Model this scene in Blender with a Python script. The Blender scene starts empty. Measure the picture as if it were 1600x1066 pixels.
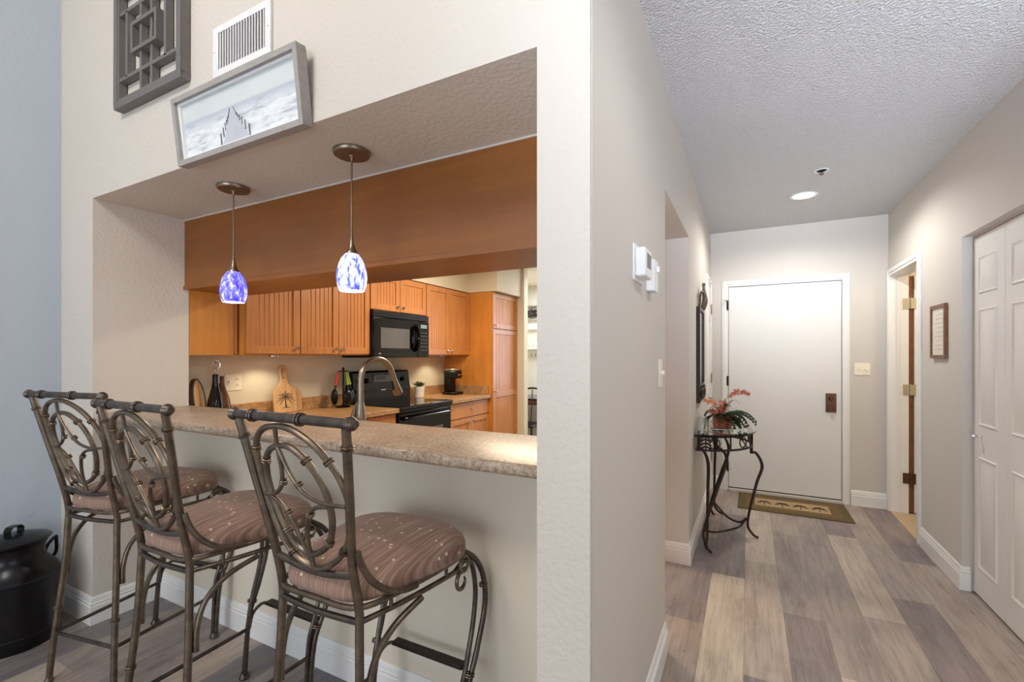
import bpy, bmesh, math, random
from mathutils import Vector, Matrix
R = math.radians
random.seed(7)
S = bpy.context.scene
COL = S.collection

# ------------------------------------------------------------------ camera
cam_d = bpy.data.cameras.new('camera'); cam = bpy.data.objects.new('camera', cam_d); COL.objects.link(cam)
cam.location = (0, 0, 1.35); cam.rotation_euler = (R(90), 0, R(27.34))
cam_d.sensor_width = 36; cam_d.lens = 36 * 712.5 / 1600; cam_d.shift_y = 23.4 / 1600
cam_d.clip_start = 0.05
S.camera = cam
S.view_settings.view_transform = 'Standard'; S.view_settings.look = 'None'
S.view_settings.gamma = 1; S.view_settings.use_curve_mapping = False
S.view_settings.exposure = 0.2
# ------------------------------------------------------------------ world and large lights
W = bpy.data.worlds.new('sky'); S.world = W; W.use_nodes = True
W.node_tree.nodes['Background'].inputs[0].default_value = (0.75, 0.86, 1.0, 1)
W.node_tree.nodes['Background'].inputs[1].default_value = 1.2

def light(name, kind, loc, energy, color, size=None, rot=(0, 0, 0), size_y=None, spot=None, blend=.5):
    d = bpy.data.lights.new(name, kind); d.energy = energy; d.color = color
    if kind == 'AREA':
        d.shape = 'RECTANGLE' if size_y else 'DISK'; d.size = size
        if size_y: d.size_y = size_y
    elif kind == 'SPOT':
        d.spot_size = R(spot); d.spot_blend = blend; d.shadow_soft_size = size or .02
    else: d.shadow_soft_size = size or .05
    o = bpy.data.objects.new(name, d); o.location = loc; o.rotation_euler = rot; COL.objects.link(o)
    return o
# daylight coming through the tall living room windows behind the camera
light('window_daylight', 'AREA', (-1.2, -3.9, 1.2), 58, (.82, .90, 1), 3.2, (R(88), 0, 0), 1.8)
light('side_window_daylight', 'AREA', (3.4, -1.6, 1.6), 12, (.84, .91, 1), 2.4, (0, R(90), 0), 2.4)
hall_fill = light('hall_ceiling_fill', 'AREA', (.95, -2.7, 1.0), 34, (.76, .85, 1), 1.3, (R(112), 0, R(1)), 1.3); hall_fill.data.spread = R(42)  # added fill beam that brightens the hall ceiling, no door stands there
# lamps of the living room, the hall, the kitchen and the small side room, plus an added nook fill
light('living_room_lamp', 'POINT', (-1.5, -.9, 3.5), 80, (1, .95, .90), .30)
light('kitchen_ceiling_lamp', 'AREA', (-1.7, 3.4, 2.40), 44, (1, .84, .62), .9, (0, 0, 0), .5)
light('nook_window_daylight', 'AREA', (-1.65, 6.44, 1.45), 13, (.80, .88, 1), 1.1, (R(-90), 0, 0), 1.3)
light('nook_fill', 'AREA', (-2.2, 5.9, 2.40), 28, (.93, .96, 1), .8)  # unseen fill added to brighten the nook, not a known fitting
light('bathroom_lamp', 'POINT', (1.9, 4.5, 2.2), 14, (1, .85, .65), .1)
light('hall_downlight', 'SPOT', (.387, 4.19, 2.585), 57, (1, .98, .95), .06, (0, 0, 0), None, 168, .5)
light('hall_near_lamp', 'SPOT', (.50, 1.12, 2.585), 20, (1, .98, .96), .035, (0, 0, 0), None, 165, .6)

# ------------------------------------------------------------------ materials
def lin(c):
    return tuple((v/255/12.92 if v/255 <= .04045 else ((v/255+.055)/1.055)**2.4) for v in c) + (1,)
class NT:
    def __init__(s, name):
        s.m = bpy.data.materials.new(name); s.m.use_nodes = True; s.t = s.m.node_tree; s.n = s.t.nodes; s.l = s.t.links
        s.b = s.n['Principled BSDF']
    def add(s, ty, **kw):
        n = s.n.new(ty)
        for k, v in kw.items():
            if k.startswith('_'): setattr(n, k[1:], v)
            else: n.inputs[k.replace('__', ' ')].default_value = v
        return n
    def link(s, a, b): s.l.new(a, b)
    def coords(s, scale=(1, 1, 1), kind='Object'):
        tc = s.add('ShaderNodeTexCoord'); mp = s.add('ShaderNodeMapping'); mp.inputs['Scale'].default_value = scale
        s.link(tc.outputs[kind], mp.inputs[0]); return mp.outputs[0]
    def noise(s, vec, scale, detail=3, rough=.5):
        n = s.add('ShaderNodeTexNoise', Scale=scale, Detail=detail, Roughness=rough); s.link(vec, n.inputs['Vector']); return n.outputs['Fac']
    def ramp(s, fac, stops, interp='LINEAR'):
        r = s.add('ShaderNodeValToRGB'); e = r.color_ramp; e.interpolation = interp
        while len(e.elements) < len(stops): e.elements.new(.5)
        for i, (p, c) in enumerate(stops): e.elements[i].position = p; e.elements[i].color = c
        s.link(fac, r.inputs[0]); return r.outputs[0]
    def mix(s, a, b, f, mode='MIX'):
        m = s.add('ShaderNodeMix', _data_type='RGBA', _blend_type=mode)
        if isinstance(f, float) or isinstance(f, int): m.inputs[0].default_value = f
        else: s.link(f, m.inputs[0])
        for i, v in ((6, a), (7, b)):
            if isinstance(v, tuple): m.inputs[i].default_value = v
            else: s.link(v, m.inputs[i])
        return m.outputs[2]
    def bump(s, h, strength=.3, dist=.01):
        b = s.add('ShaderNodeBump', Strength=strength, Distance=dist); s.link(h, b.inputs['Height']); s.link(b.outputs[0], s.b.inputs['Normal'])
    def set(s, col=None, rough=None, metal=None, **kw):
        if col is not None:
            if isinstance(col, tuple): s.b.inputs['Base Color'].default_value = col
            else: s.link(col, s.b.inputs['Base Color'])
        if rough is not None:
            if isinstance(rough, (int, float)): s.b.inputs['Roughness'].default_value = rough
            else: s.link(rough, s.b.inputs['Roughness'])
        if metal is not None: s.b.inputs['Metallic'].default_value = metal
        for k, v in kw.items(): s.b.inputs[k.replace('__', ' ')].default_value = v
        return s.m
M = {}
def simple(name, rgb, rough=.5, metal=0, var=.04, scale=20, bump=0, **kw):
    t = NT(name); c = lin(rgb); v = t.coords()
    f = t.noise(v, scale, 3)
    lo = tuple(x*(1-var) for x in c[:3])+(1,); hi = tuple(min(1, x*(1+var)) for x in c[:3])+(1,)
    t.set(t.ramp(f, [(.3, lo), (.7, hi)]), rough, metal, **kw)
    if bump: t.bump(f, bump, .002)
    M[name] = t.m; return t.m
def plaster(name, rgb, scale=55, strength=.25, dist=.004, rough=.75):
    t = NT(name); v = t.coords(); c = lin(rgb)
    f = t.noise(v, scale, 4, .55); g = t.noise(v, 1.3, 2)
    t.set(t.ramp(g, [(.3, tuple(x*.975 for x in c[:3])+(1,)), (.7, c)]), rough)
    h = t.ramp(f, [(.38, (0, 0, 0, 1)), (.62, (1, 1, 1, 1))])
    t.bump(h, strength, dist); M[name] = t.m; return t.m
plaster('cream_wall', (215, 206, 194), 60, .32, .003)
plaster('hall_wall', (212, 205, 196), 50, .08, .002)
plaster('blue_wall', (184, 193, 203), 40, .25, .003)
plaster('knee_wall', (228, 216, 196), 50, .08, .002)
plaster('kitchen_wall', (224, 214, 190), 50, .08, .002)
plaster('soffit_paint', (205, 188, 176), 50, .1, .002)
plaster('popcorn', (236, 233, 231), 85, 1.0, .010, .9)
simple('white_trim', (238, 236, 232), .35, var=.01)
simple('door_white', (232, 229, 224), .4, var=.015, scale=4)
simple('ivory', (244, 236, 214), .4, var=.02)
simple('white_plastic', (240, 240, 240), .35, var=.01)
simple('vent_white', (236, 234, 232), .45, var=.01)
simple('vent_dark', (70, 62, 58), .8)
simple('grey_paint', (112, 106, 103), .5, var=.06, scale=30)
simple('black_gloss', (7, 7, 8), .14, var=.1, Specular__IOR__Level=.3)
simple('black_plastic', (12, 12, 13), .35, var=.1, Specular__IOR__Level=.35)
simple('button_grey', (52, 52, 54), .4)
simple('black_glass', (5, 5, 7), .04, var=.1)
simple('dark_gap', (20, 16, 14), .9)
simple('nickel', (188, 180, 170), .28, 1, var=.04)
simple('brushed_nickel', (150, 138, 124), .32, 1, var=.08, scale=60)
simple('chrome', (225, 225, 225), .12, 1, var=.02)
simple('copper_plate', (104, 70, 48), .4, .55, var=.2, scale=30)
simple('can_paint', (17, 17, 19), .28, .3, var=.3, scale=12, bump=.15)
simple('terracotta', (182, 98, 72), .35, var=.12, scale=25)
simple('fern_green', (44, 66, 40), .5, var=.3, scale=60)
simple('leaf_green', (74, 92, 66), .4, var=.3, scale=30)
simple('succulent', (52, 74, 42), .5, var=.3, scale=60)
simple('orange_petal', (206, 98, 70), .5, var=.25, scale=80)
simple('pale_petal', (230, 150, 100), .5, var=.2, scale=80)
simple('stem_green', (120, 110, 70), .5)
simple('iron', (62, 50, 46), .42, .75, var=.3, scale=60, bump=.2)
simple('orange_plastic', (230, 80, 40), .4)
simple('green_plastic', (110, 140, 40), .4)
simple('lime_plastic', (160, 175, 60), .4)
simple('cork', (120, 90, 60), .7)
simple('bottle_black', (14, 12, 12), .06, var=.1)
simple('bottle_brown', (92, 60, 36), .12, var=.4, scale=18)
simple('white_ceramic', (228, 225, 218), .3)
simple('rug_brown', (112, 88, 52), .9, var=.16, scale=160, bump=.4)
simple('rug_olive', (94, 82, 46), .9, var=.16, scale=160, bump=.4)
simple('rug_tan', (176, 150, 112), .9, var=.12, scale=160, bump=.4)
simple('rug_dark', (78, 56, 36), .9, var=.12, scale=160)
simple('dark_brown', (58, 40, 30), .5)
simple('paper', (230, 222, 205), .7)
simple('floor_strip', (190, 165, 135), .5)
simple('pine', (196, 158, 112), .5, var=.1, scale=15)
simple('ink', (40, 36, 34), .6)
simple('walnut_frame', (120, 76, 48), .45, var=.2, scale=30)
simple('grey_wood', (166, 160, 154), .55, var=.08, scale=40)
simple('screen_grey', (92, 90, 90), .3)
simple('basket_grey', (180, 176, 165), .7, var=.15)
simple('threshold', (205, 198, 190), .5)

def bronze():
    t = NT('bronze'); v = t.coords((1, 1, 1)); f = t.noise(v, 26, 5, .6)
    g = t.noise(v, 140, 2)
    c = t.ramp(f, [(.25, lin((86, 77, 69))), (.55, lin((116, 103, 88))), (.8, lin((148, 127, 98)))])
    t.set(c, .36, .85); t.bump(g, .12, .001); M['bronze'] = t.m
    t = NT('bronze_dark'); v = t.coords(); f = t.noise(v, 26, 5, .6)
    t.set(t.ramp(f, [(.3, lin((72, 67, 65))), (.75, lin((112, 100, 88)))]), .38, .85); M['bronze_dark'] = t.m
    t = NT('gold_ring'); v = t.coords(); f = t.noise(v, 60, 3)
    t.set(t.ramp(f, [(.3, lin((84, 72, 62))), (.7, lin((150, 132, 108)))]), .36, .9); M['gold_ring'] = t.m
bronze()
def wood(name, dark, mid, light_, axis=2, rough=.38, s=1.0):
    t = NT(name); sc = [34*s, 34*s, 34*s]; sc[axis] = 2.2*s
    v = t.coords(tuple(sc)); f = t.noise(v, 1.0, 6, .6)
    v2 = t.coords((2.2, 2.2, 2.2)); g = t.noise(v2, 1.6, 3)
    a = t.ramp(f, [(.25, lin(dark)), (.55, lin(mid)), (.8, lin(light_))])
    b = t.ramp(g, [(.3, (.86, .84, .82, 1)), (.7, (1, 1, 1, 1))])
    t.set(t.mix(a, b, 1.0, 'MULTIPLY'), rough, Coat__Weight=.25, Coat__Roughness=.25); t.bump(f, .04, .001)
    M[name] = t.m
wood('maple', (190, 122, 62), (206, 137, 74), (216, 150, 88), 2)
wood('maple_wide', (134, 78, 24), (144, 85, 28), (152, 92, 33), 0, .45)
wood('maple_side', (200, 128, 52), (212, 140, 60), (220, 148, 70), 2)
wood('board_wood', (196, 152, 104), (214, 172, 122), (226, 188, 140), 2)

def laminate():
    for name, s, tones in (('laminate', 70, ((104, 84, 68), (154, 134, 112), (184, 164, 142), (204, 188, 166))),
                           ('laminate_gold', 60, ((130, 92, 58), (172, 130, 86), (190, 150, 104), (206, 170, 126)))):
        t = NT(name); v = t.coords(); f = t.noise(v, s, 5, .7); g = t.noise(v, 9, 4, .6)
        a = t.ramp(f, [(.30, lin(tones[0])), (.43, lin(tones[1])), (.55, lin(tones[2])), (.75, lin(tones[3]))])
        b = t.ramp(g, [(.35, (.80, .76, .73, 1)), (.65, (1, 1, 1, 1))])
        t.set(t.mix(a, b, 1.0, 'MULTIPLY'), .33); M[name] = t.m
laminate()
def floor_mat():
    t = NT('plank_floor'); a = t.add('ShaderNodeAttribute'); a.attribute_name = 'tone'
    v = t.coords((46, 2.6, 1)); f = t.noise(v, 1.0, 6, .65)
    v2 = t.coords((5, 1.6, 1)); g = t.noise(v2, 1.3, 5, .6)
    v3 = t.coords((150, 9, 1)); k = t.noise(v3, 1.0, 3, .6)
    grain = t.ramp(f, [(.28, (.70, .65, .62, 1)), (.5, (1, 1, 1, 1)), (.72, (1.18, 1.18, 1.18, 1))])
    cloud = t.ramp(g, [(.3, (.70, .67, .68, 1)), (.52, (1, 1, 1, 1)), (.75, (1.2, 1.17, 1.1, 1))])
    fine = t.ramp(k, [(.35, (.9, .89, .88, 1)), (.6, (1.03, 1.03, 1.03, 1))])
    v4 = t.coords((9, 2.6, 1)); h4 = t.noise(v4, 1.0, 5, .7)
    v5 = t.coords((230, 12, 1)); w5 = t.noise(v5, 1.0, 4, .7)
    v6 = t.coords((14, 6, 1)); k6 = t.noise(v6, 1.0, 2, .5)
    tan = t.ramp(h4, [(.38, (0, 0, 0, 1)), (.70, (.34, .34, .34, 1))])
    ceruse = t.ramp(w5, [(.60, (0, 0, 0, 1)), (.72, (.42, .42, .42, 1))])
    knots = t.ramp(k6, [(.70, (1, 1, 1, 1)), (.78, (.62, .52, .46, 1))])
    c = t.mix(a.outputs['Color'], lin((176, 158, 142)), tan); c = t.mix(c, grain, .9, 'MULTIPLY'); c = t.mix(c, cloud, .9, 'MULTIPLY'); c = t.mix(c, fine, .9, 'MULTIPLY')
    c = t.mix(c, knots, 1.0, 'MULTIPLY'); c = t.mix(c, lin((214, 204, 196)), ceruse)
    t.set(c, .42); t.bump(f, .06, .001); M['plank_floor'] = t.m
floor_mat()
def fabric():
    t = NT('seat_fabric'); v = t.coords((1, 1, 1))
    tc = t.coords((230, 5, 0)); w = t.noise(tc, 1.0, 2, .5)
    base = t.ramp(w, [(.3, lin((116, 88, 76))), (.5, lin((148, 116, 100))), (.7, lin((182, 150, 128)))])
    vo = t.add('ShaderNodeTexVoronoi', Scale=31.0, Randomness=.75); vo.feature = 'F1'; vo.voronoi_dimensions = '3D'
    t.link(v, vo.inputs['Vector'])
    dot = t.ramp(vo.outputs['Distance'], [(.0, (1, 1, 1, 1)), (.13, (1, 1, 1, 1)), (.18, (0, 0, 0, 1))])
    c = t.mix(base, lin((222, 196, 166)), dot)
    t.set(c, .85, Sheen__Weight=.15); t.bump(w, .25, .0015); M['seat_fabric'] = t.m
fabric()
def shade_mat(name, strength, stops):
    t = NT(name); v = t.coords((1, 1, .40)); rot = v.node; rot.inputs['Rotation'].default_value = (.55, .55, 0)
    n = t.add('ShaderNodeTexNoise', Scale=55.0, Detail=5.0, Roughness=.62, Distortion=.5); t.link(v, n.inputs['Vector'])
    g = t.add('ShaderNodeTexCoord'); sx = t.add('ShaderNodeSeparateXYZ'); t.link(g.outputs['Object'], sx.inputs[0])
    col = t.ramp(n.outputs['Fac'], stops)
    t.set(col, .12); t.link(col, t.b.inputs['Emission Color']); t.b.inputs['Emission Strength'].default_value = strength
    M[name] = t.m
shade_mat('shade_blue', 1.0, [(.36, lin((62, 52, 205))), (.52, lin((112, 108, 236))), (.66, lin((226, 228, 255)))])
shade_mat('shade_white', 1.25, [(.38, lin((72, 76, 205))), (.50, lin((170, 180, 245))), (.60, lin((248, 250, 255)))])
def emis(name, rgb, st):
    t = NT(name); t.set(lin(rgb), .5); t.b.inputs['Emission Color'].default_value = lin(rgb); t.b.inputs['Emission Strength'].default_value = st; M[name] = t.m
emis('bulb', (255, 250, 240), 9)
emis('puck_glow', (255, 240, 205), 12)
emis('display_glow', (120, 140, 150), .15)
def glass(name, rgb, rough=.02, ior=1.45, alpha=None):
    t = NT(name); t.set(lin(rgb), rough, Transmission__Weight=1.0, IOR=ior); M[name] = t.m
glass('clear_glass', (250, 252, 252))
glass('table_glass', (225, 240, 235))
def seascape():
    t = NT('seascape'); tc = t.add('ShaderNodeTexCoord'); sx = t.add('ShaderNodeSeparateXYZ'); t.link(tc.outputs['Object'], sx.inputs[0])
    v = t.coords((11, 11, 62)); f = t.noise(v, 1.0, 6, .65)
    sea = t.ramp(f, [(.36, lin((178, 184, 192))), (.46, lin((222, 225, 227))), (.60, lin((240, 241, 242)))])
    v2 = t.coords((3, 3, 5)); g = t.noise(v2, 1.0, 3); sky = t.ramp(g, [(.3, lin((206, 212, 212))), (.7, lin((222, 226, 224)))])
    mr = t.add('ShaderNodeMapRange'); mr.inputs['From Min'].default_value = .160; mr.inputs['From Max'].default_value = .168
    t.link(sx.outputs[2], mr.inputs['Value'])
    hz = t.add('ShaderNodeMapRange'); hz.inputs['From Min'].default_value = .115; hz.inputs['From Max'].default_value = .162
    t.link(sx.outputs[2], hz.inputs['Value'])
    far = t.mix(sea, lin((186, 194, 203)), hz.outputs[0])
    t.set(t.mix(far, sky, mr.outputs[0]), .5); M['seascape'] = t.m
seascape()
simple('pier_grey', (196, 196, 204), .6); simple('pier_post', (104, 104, 112), .6)
simple('nook_white', (236, 234, 228), .5); simple('nook_light', (225, 225, 222), .5)

# ------------------------------------------------------------------ mesh builder
class MB:
    def __init__(s): s.v = []; s.f = []; s.m = []; s.sm = []; s.cur = 0; s.smooth = False
    def _add(s, vs, fs, smooth=None):
        o = len(s.v); s.v += [tuple(x) for x in vs]
        for f in fs:
            s.f.append([i+o for i in f]); s.m.append(s.cur); s.sm.append(s.smooth if smooth is None else smooth)
        return s
    def mat(s, i): s.cur = i; return s
    def box(s, x0, x1, y0, y1, z0, z1):
        x0, x1 = sorted((x0, x1)); y0, y1 = sorted((y0, y1)); z0, z1 = sorted((z0, z1))
        vs = [(x0, y0, z0), (x1, y0, z0), (x1, y1, z0), (x0, y1, z0), (x0, y0, z1), (x1, y0, z1), (x1, y1, z1), (x0, y1, z1)]
        return s._add(vs, [(0, 3, 2, 1), (4, 5, 6, 7), (0, 1, 5, 4), (1, 2, 6, 5), (2, 3, 7, 6), (3, 0, 4, 7)], False)
    def prism(s, pts, h, fn):
        """pts: 2D outline (ccw), h=(a,b) extrusion, fn(u,v,w)->xyz"""
        n = len(pts); vs = [fn(u, v, h[0]) for u, v in pts]+[fn(u, v, h[1]) for u, v in pts]
        fs = [tuple(range(n-1, -1, -1)), tuple(range(n, 2*n))]+[(i, (i+1) % n, n+(i+1) % n, n+i) for i in range(n)]
        return s._add(vs, fs, False)
    def tube(s, pts, r, seg=10, closed=False, smoothpath=True, sub=6, cap=True):
        P = [Vector(p) for p in pts]
        rr = r if isinstance(r, (list, tuple)) else [r]*len(P)
        if smoothpath and len(P) > 2:
            Q = []; RQ = []; n = len(P)
            rng = n if closed else n-1
            for i in range(rng):
                if closed: p0, p1, p2, p3 = P[(i-1) % n], P[i], P[(i+1) % n], P[(i+2) % n]
                else: p0, p1, p2, p3 = P[max(i-1, 0)], P[i], P[i+1], P[min(i+2, n-1)]
                for k in range(sub):
                    u = k/sub
                    Q.append(.5*((2*p1)+(-p0+p2)*u+(2*p0-5*p1+4*p2-p3)*u*u+(-p0+3*p1-3*p2+p3)*u**3))
                    RQ.append(rr[i]*(1-u)+rr[(i+1) % n]*u)
            if not closed: Q.append(P[-1]); RQ.append(rr[-1])
            P, rr = Q, RQ
        n = len(P); vs = []; fs = []
        t0 = (P[1]-P[0]).normalized(); up = Vector((0, 0, 1)) if abs(t0.z) < .9 else Vector((1, 0, 0))
        nrm = (up-t0*up.dot(t0)).normalized()
        for i in range(n):
            if closed: t = (P[(i+1) % n]-P[i-1]).normalized()
            else: t = (P[min(i+1, n-1)]-P[max(i-1, 0)]).normalized()
            nrm = (nrm-t*nrm.dot(t)).normalized(); b = t.cross(nrm)
            for k in range(seg):
                a = 2*math.pi*k/seg; vs.append(P[i]+(nrm*math.cos(a)+b*math.sin(a))*rr[i])
        for i in range(n if closed else n-1):
            j = (i+1) % n
            for k in range(seg): fs.append((i*seg+k, i*seg+(k+1) % seg, j*seg+(k+1) % seg, j*seg+k))
        s._add(vs, fs, True)
        if cap and not closed:
            s._add([vs[k] for k in range(seg)], [tuple(range(seg-1, -1, -1))], False)
            s._add([vs[(n-1)*seg+k] for k in range(seg)], [tuple(range(seg))], False)
        return s
    def lathe(s, prof, c=(0, 0, 0), seg=28, axis='z', ang=360, sc=(1, 1)):
        """prof: list of (r, h)"""
        vs = []; fs = []; n = len(prof); cl = ang == 360; m = seg if cl else seg+1
        for k in range(m):
            a = R(ang)*k/seg
            for r, h in prof:
                p = (r*math.cos(a)*sc[0], r*math.sin(a)*sc[1], h)
                if axis == 'x': p = (p[2], p[0], p[1])
                if axis == 'y': p = (p[0], p[2], p[1])
                vs.append((p[0]+c[0], p[1]+c[1], p[2]+c[2]))
        for k in range(seg):
            j = (k+1) % m
            for i in range(n-1): fs.append((k*n+i, j*n+i, j*n+i+1, k*n+i+1))
        s._add(vs, fs, True)
        return s
    def torus(s, c, R_, r, nrm=(0, 0, 1), seg=18, rs=6):
        n = Vector(nrm).normalized(); u = n.orthogonal().normalized(); v = n.cross(u); c = Vector(c)
        return s.tube([c+(u*math.cos(2*math.pi*k/seg)+v*math.sin(2*math.pi*k/seg))*R_ for k in range(seg)], r, rs, True, False)
    def sphere(s, c, r, seg=12, rings=8, sc=(1, 1, 1)):
        vs = []; fs = []
        for i in range(rings+1):
            th = math.pi*i/rings
            for k in range(seg):
                a = 2*math.pi*k/seg; vs.append((c[0]+r*sc[0]*math.sin(th)*math.cos(a), c[1]+r*sc[1]*math.sin(th)*math.sin(a), c[2]+r*sc[2]*math.cos(th)))
        for i in range(rings):
            for k in range(seg): fs.append((i*seg+k, (i+1)*seg+k, (i+1)*seg+(k+1) % seg, i*seg+(k+1) % seg))
        return s._add(vs, fs, True)
    def build(s, name, mats, parent=None, loc=(0, 0, 0), bevel=0, rot=(0, 0, 0), sharp=35, merge=True):
        me = bpy.data.meshes.new(name); me.from_pydata([tuple(v) for v in s.v], [], s.f)
        if isinstance(mats, str): mats = [mats]
        for m in mats: me.materials.append(M[m])
        me.polygons.foreach_set('material_index', s.m); me.polygons.foreach_set('use_smooth', s.sm)
        bm = bmesh.new(); bm.from_mesh(me)
        if merge: bmesh.ops.remove_doubles(bm, verts=bm.verts, dist=1e-6)
        bmesh.ops.recalc_face_normals(bm, faces=bm.faces); bm.to_mesh(me); bm.free()
        me.set_sharp_from_angle(angle=R(sharp)); me.update()
        o = bpy.data.objects.new(name, me); COL.objects.link(o); o.location = loc; o.rotation_euler = rot
        if parent: o.parent = parent
        if bevel:
            b = o.modifiers.new('bevel', 'BEVEL'); b.width = bevel; b.segments = 2; b.limit_method = 'ANGLE'; b.harden_normals = False
        return o
def tag(o, label, cat, group=None):
    o['label'] = label; o['category'] = cat
    if group: o['group'] = group
    return o
def empty(name, loc, label, cat, rz=0, group=None):
    o = bpy.data.objects.new(name, None); COL.objects.link(o); o.location = loc; o.rotation_euler = (0, 0, rz); o.empty_display_size = .1
    return tag(o, label, cat, group)
def struct(name, mb, mats, label=None, bevel=0, parent=None, **k):
    o = mb.build(name, mats, parent, bevel=bevel, **k)
    if not parent: o['kind'] = 'structure'
    if label: o['label'] = label
    return o
def copy_tree(o, parent=None):
    c = o.copy(); COL.objects.link(c)
    if parent: c.parent = parent
    for ch in list(o.children): copy_tree(ch, c)
    return c

# ------------------------------------------------------------------ setting: constants
FW = 1.07            # face of the bar wall (towards the living room)
JX = -2.93           # left jamb of the pass-through
PX = -.481           # left side of the pillar
HX = -.340           # hall left wall face
RX = 1.10            # hall right wall face
EY = 5.09            # end wall of the hall
HC = 2.60            # hall ceiling
SOF = 2.145          # soffit of the pass-through
BX = -3.292          # blue wall
KX = -3.215          # kitchen left wall

# floor made of planks; each plank keeps its own tone
def build_floor():
    w, L = .182, 1.22
    fixed_off = {-2: 2.485, -1: 3.10, 0: 3.386, 1: 2.787, 2: 3.56, 3: 2.94, 4: 3.24, 5: 3.84}
    T = dict(s=(118, 114, 119), b=(190, 178, 163), t=(173, 160, 149), g=(152, 142, 137), d=(128, 118, 120), p=(132, 122, 124), r=(156, 141, 132), m=(162, 151, 144))
    fixed = {(-2, 0): 'd', (-2, -1): 'r', (-1, -1): 'b', (-1, 0): 'd', (0, -1): 't', (0, 0): 'b', (0, -2): 'd', (1, 0): 'g', (1, -1): 'd', (1, 1): 'm',
             (2, -1): 'g', (2, 0): 'g', (2, -2): 'b', (3, 0): 'b', (3, -1): 'm', (3, 1): 'd', (4, -1): 'd', (4, 0): 'm', (4, 1): 'm', (5, -1): 't', (5, 0): 'd', (5, -2): 't', (6, 0): 'b', (6, -1): 'm', (5, 1): 'b',
             (6, -2): 'm', (6, 1): 't'}
    vs, fs, tones = [], [], []
    rnd = random.Random(3)
    for k in range(-18, 20):
        x0 = -.016+w*k; off = fixed_off.get(k, rnd.random()*L)
        n0 = int((-5-off)//L)-1
        for j in range(n0, 12):
            y0 = off+j*L; y1 = y0+L
            a, b = max(y0, -4.0), min(y1, 7.0)
            xa, xb = max(x0, -3.3), min(x0+w, 3.5)
            if a >= b or xa >= xb: continue
            key = fixed.get((k, j)) if k >= -2 else None
            if key is None: key = rnd.choice('btggdpdrmmt')
            if k < -2: key = {-11: 's', -12: 't', -13: 'g', -10: 'g', -9: 's', -16: 's', -17: 'm', -8: 'b'}.get(k, rnd.choice('ggdprmtb'))
            c = lin(T[key]); e = .0006
            i = len(vs); z = 0.0
            vs += [(xa+e, a+e, z), (xb-e, a+e, z), (xb-e, b-e, z), (xa+e, b-e, z)]; fs.append((i, i+1, i+2, i+3)); tones.append(c)
    # thin dark joint bed under the planks
    i = len(vs); vs += [(-3.3, -4, -.0015), (3.5, -4, -.0015), (3.5, 7, -.0015), (-3.3, 7, -.0015)]; fs.append((i, i+1, i+2, i+3)); tones.append(lin((96, 80, 70)))
    me = bpy.data.meshes.new('floor'); me.from_pydata(vs, [], fs); me.materials.append(M['plank_floor'])
    at = me.color_attributes.new('tone', 'FLOAT_COLOR', 'CORNER')
    k = 0
    for p, c in zip(me.polygons, tones):
        for li in p.loop_indices: at.data[li].color = c
    o = bpy.data.objects.new('floor', me); COL.objects.link(o); o['kind'] = 'structure'
build_floor()

# bar wall with the pass-through (left pier, header, pillar)
m = MB(); TOP = 3.9
m.box(BX, JX, FW, 1.514, 0, TOP)
m.box(JX, PX, FW, 1.514, SOF, TOP)
struct('wall_bar_upper', m, 'cream_wall', 'cream textured wall above and left of the pass-through')
m = MB(); m.box(PX, HX, FW, 2.19, 0, TOP)                    # pillar, first stretch of the hall wall
m.box(PX-.1, HX, 2.19, 3.14, 2.12, TOP)
m.cur = 1
struct('wall_pillar', m, ['cream_wall', 'hall_wall'], 'cream pillar between the bar and the hallway')
# hall-coloured paint skin on the hallway side of the pillar
m = MB(); m.box(HX-.001, HX+.002, FW+.012, 2.19, 0, HC); m.box(HX-.001, HX+.002, 2.19, 3.14, 2.12, HC); m.box(PX-.1, HX, 2.185, 3.14, 2.117, 2.121)
struct('wall_hall_left', m, 'hall_wall', 'greige hallway wall carrying the thermostat')
m = MB(); m.box(PX-.12, HX, 3.14, EY, 0, HC)
struct('wall_hall_left_far', m, 'hall_wall', 'greige hallway wall carrying the mirror')
m = MB(); m.box(JX, PX, 1.38, 1.50, 0, 1.022)
struct('wall_knee', m, 'knee_wall', 'pale panel wall below the bar counter')
m = MB(); m.box(BX-.12, BX, -4.0, 1.514, 0, TOP)
struct('wall_left', m, 'blue_wall', 'blue grey textured living room wall')
# end wall
m = MB(); m.box(HX-.3, RX+1.5, EY+.0, EY+.12, 0, HC)
struct('wall_end', m, 'hall_wall', 'greige wall around the white entry door')
# right wall with doorway and closet opening
m = MB()
m.box(RX, RX+.12, 3.54, 4.27, 0, HC); m.box(RX, RX+.12, 4.27, 5.035, 2.05, HC); m.box(RX, RX+.12, 5.035, EY, 0, HC)
m.box(RX, RX+.12, 1.07, 3.54, 2.035, HC+.0); m.box(RX, RX+.12, 1.07, 2.06, 0, 2.035)
struct('wall_right', m, 'hall_wall', 'greige hallway wall with bifold closet and doorway')
m = MB(); m.box(RX, 3.5, .9, 1.07, 0, TOP); m.box(HX, RX, .9, 1.0, HC, TOP)
struct('wall_front_right', m, 'cream_wall', 'cream wall beyond the frame')
m = MB(); m.box(HX, RX+.12, 1.0, EY+.12, HC, HC+.02)
struct('ceiling', m, 'popcorn', 'popcorn textured hallway ceiling')
m = MB(); m.box(RX+.12, RX+.7, 1.9, 3.7, 2.3, 2.32); m.box(RX+.7, RX+.72, 1.9, 3.7, 0, 2.3); m.box(RX+.12, RX+.7, 3.68, 3.7, 0, 2.3); m.box(RX+.12, RX+.7, 1.9, 1.92, 0, 2.3)
struct('wall_closet', m, 'hall_wall')
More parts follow.
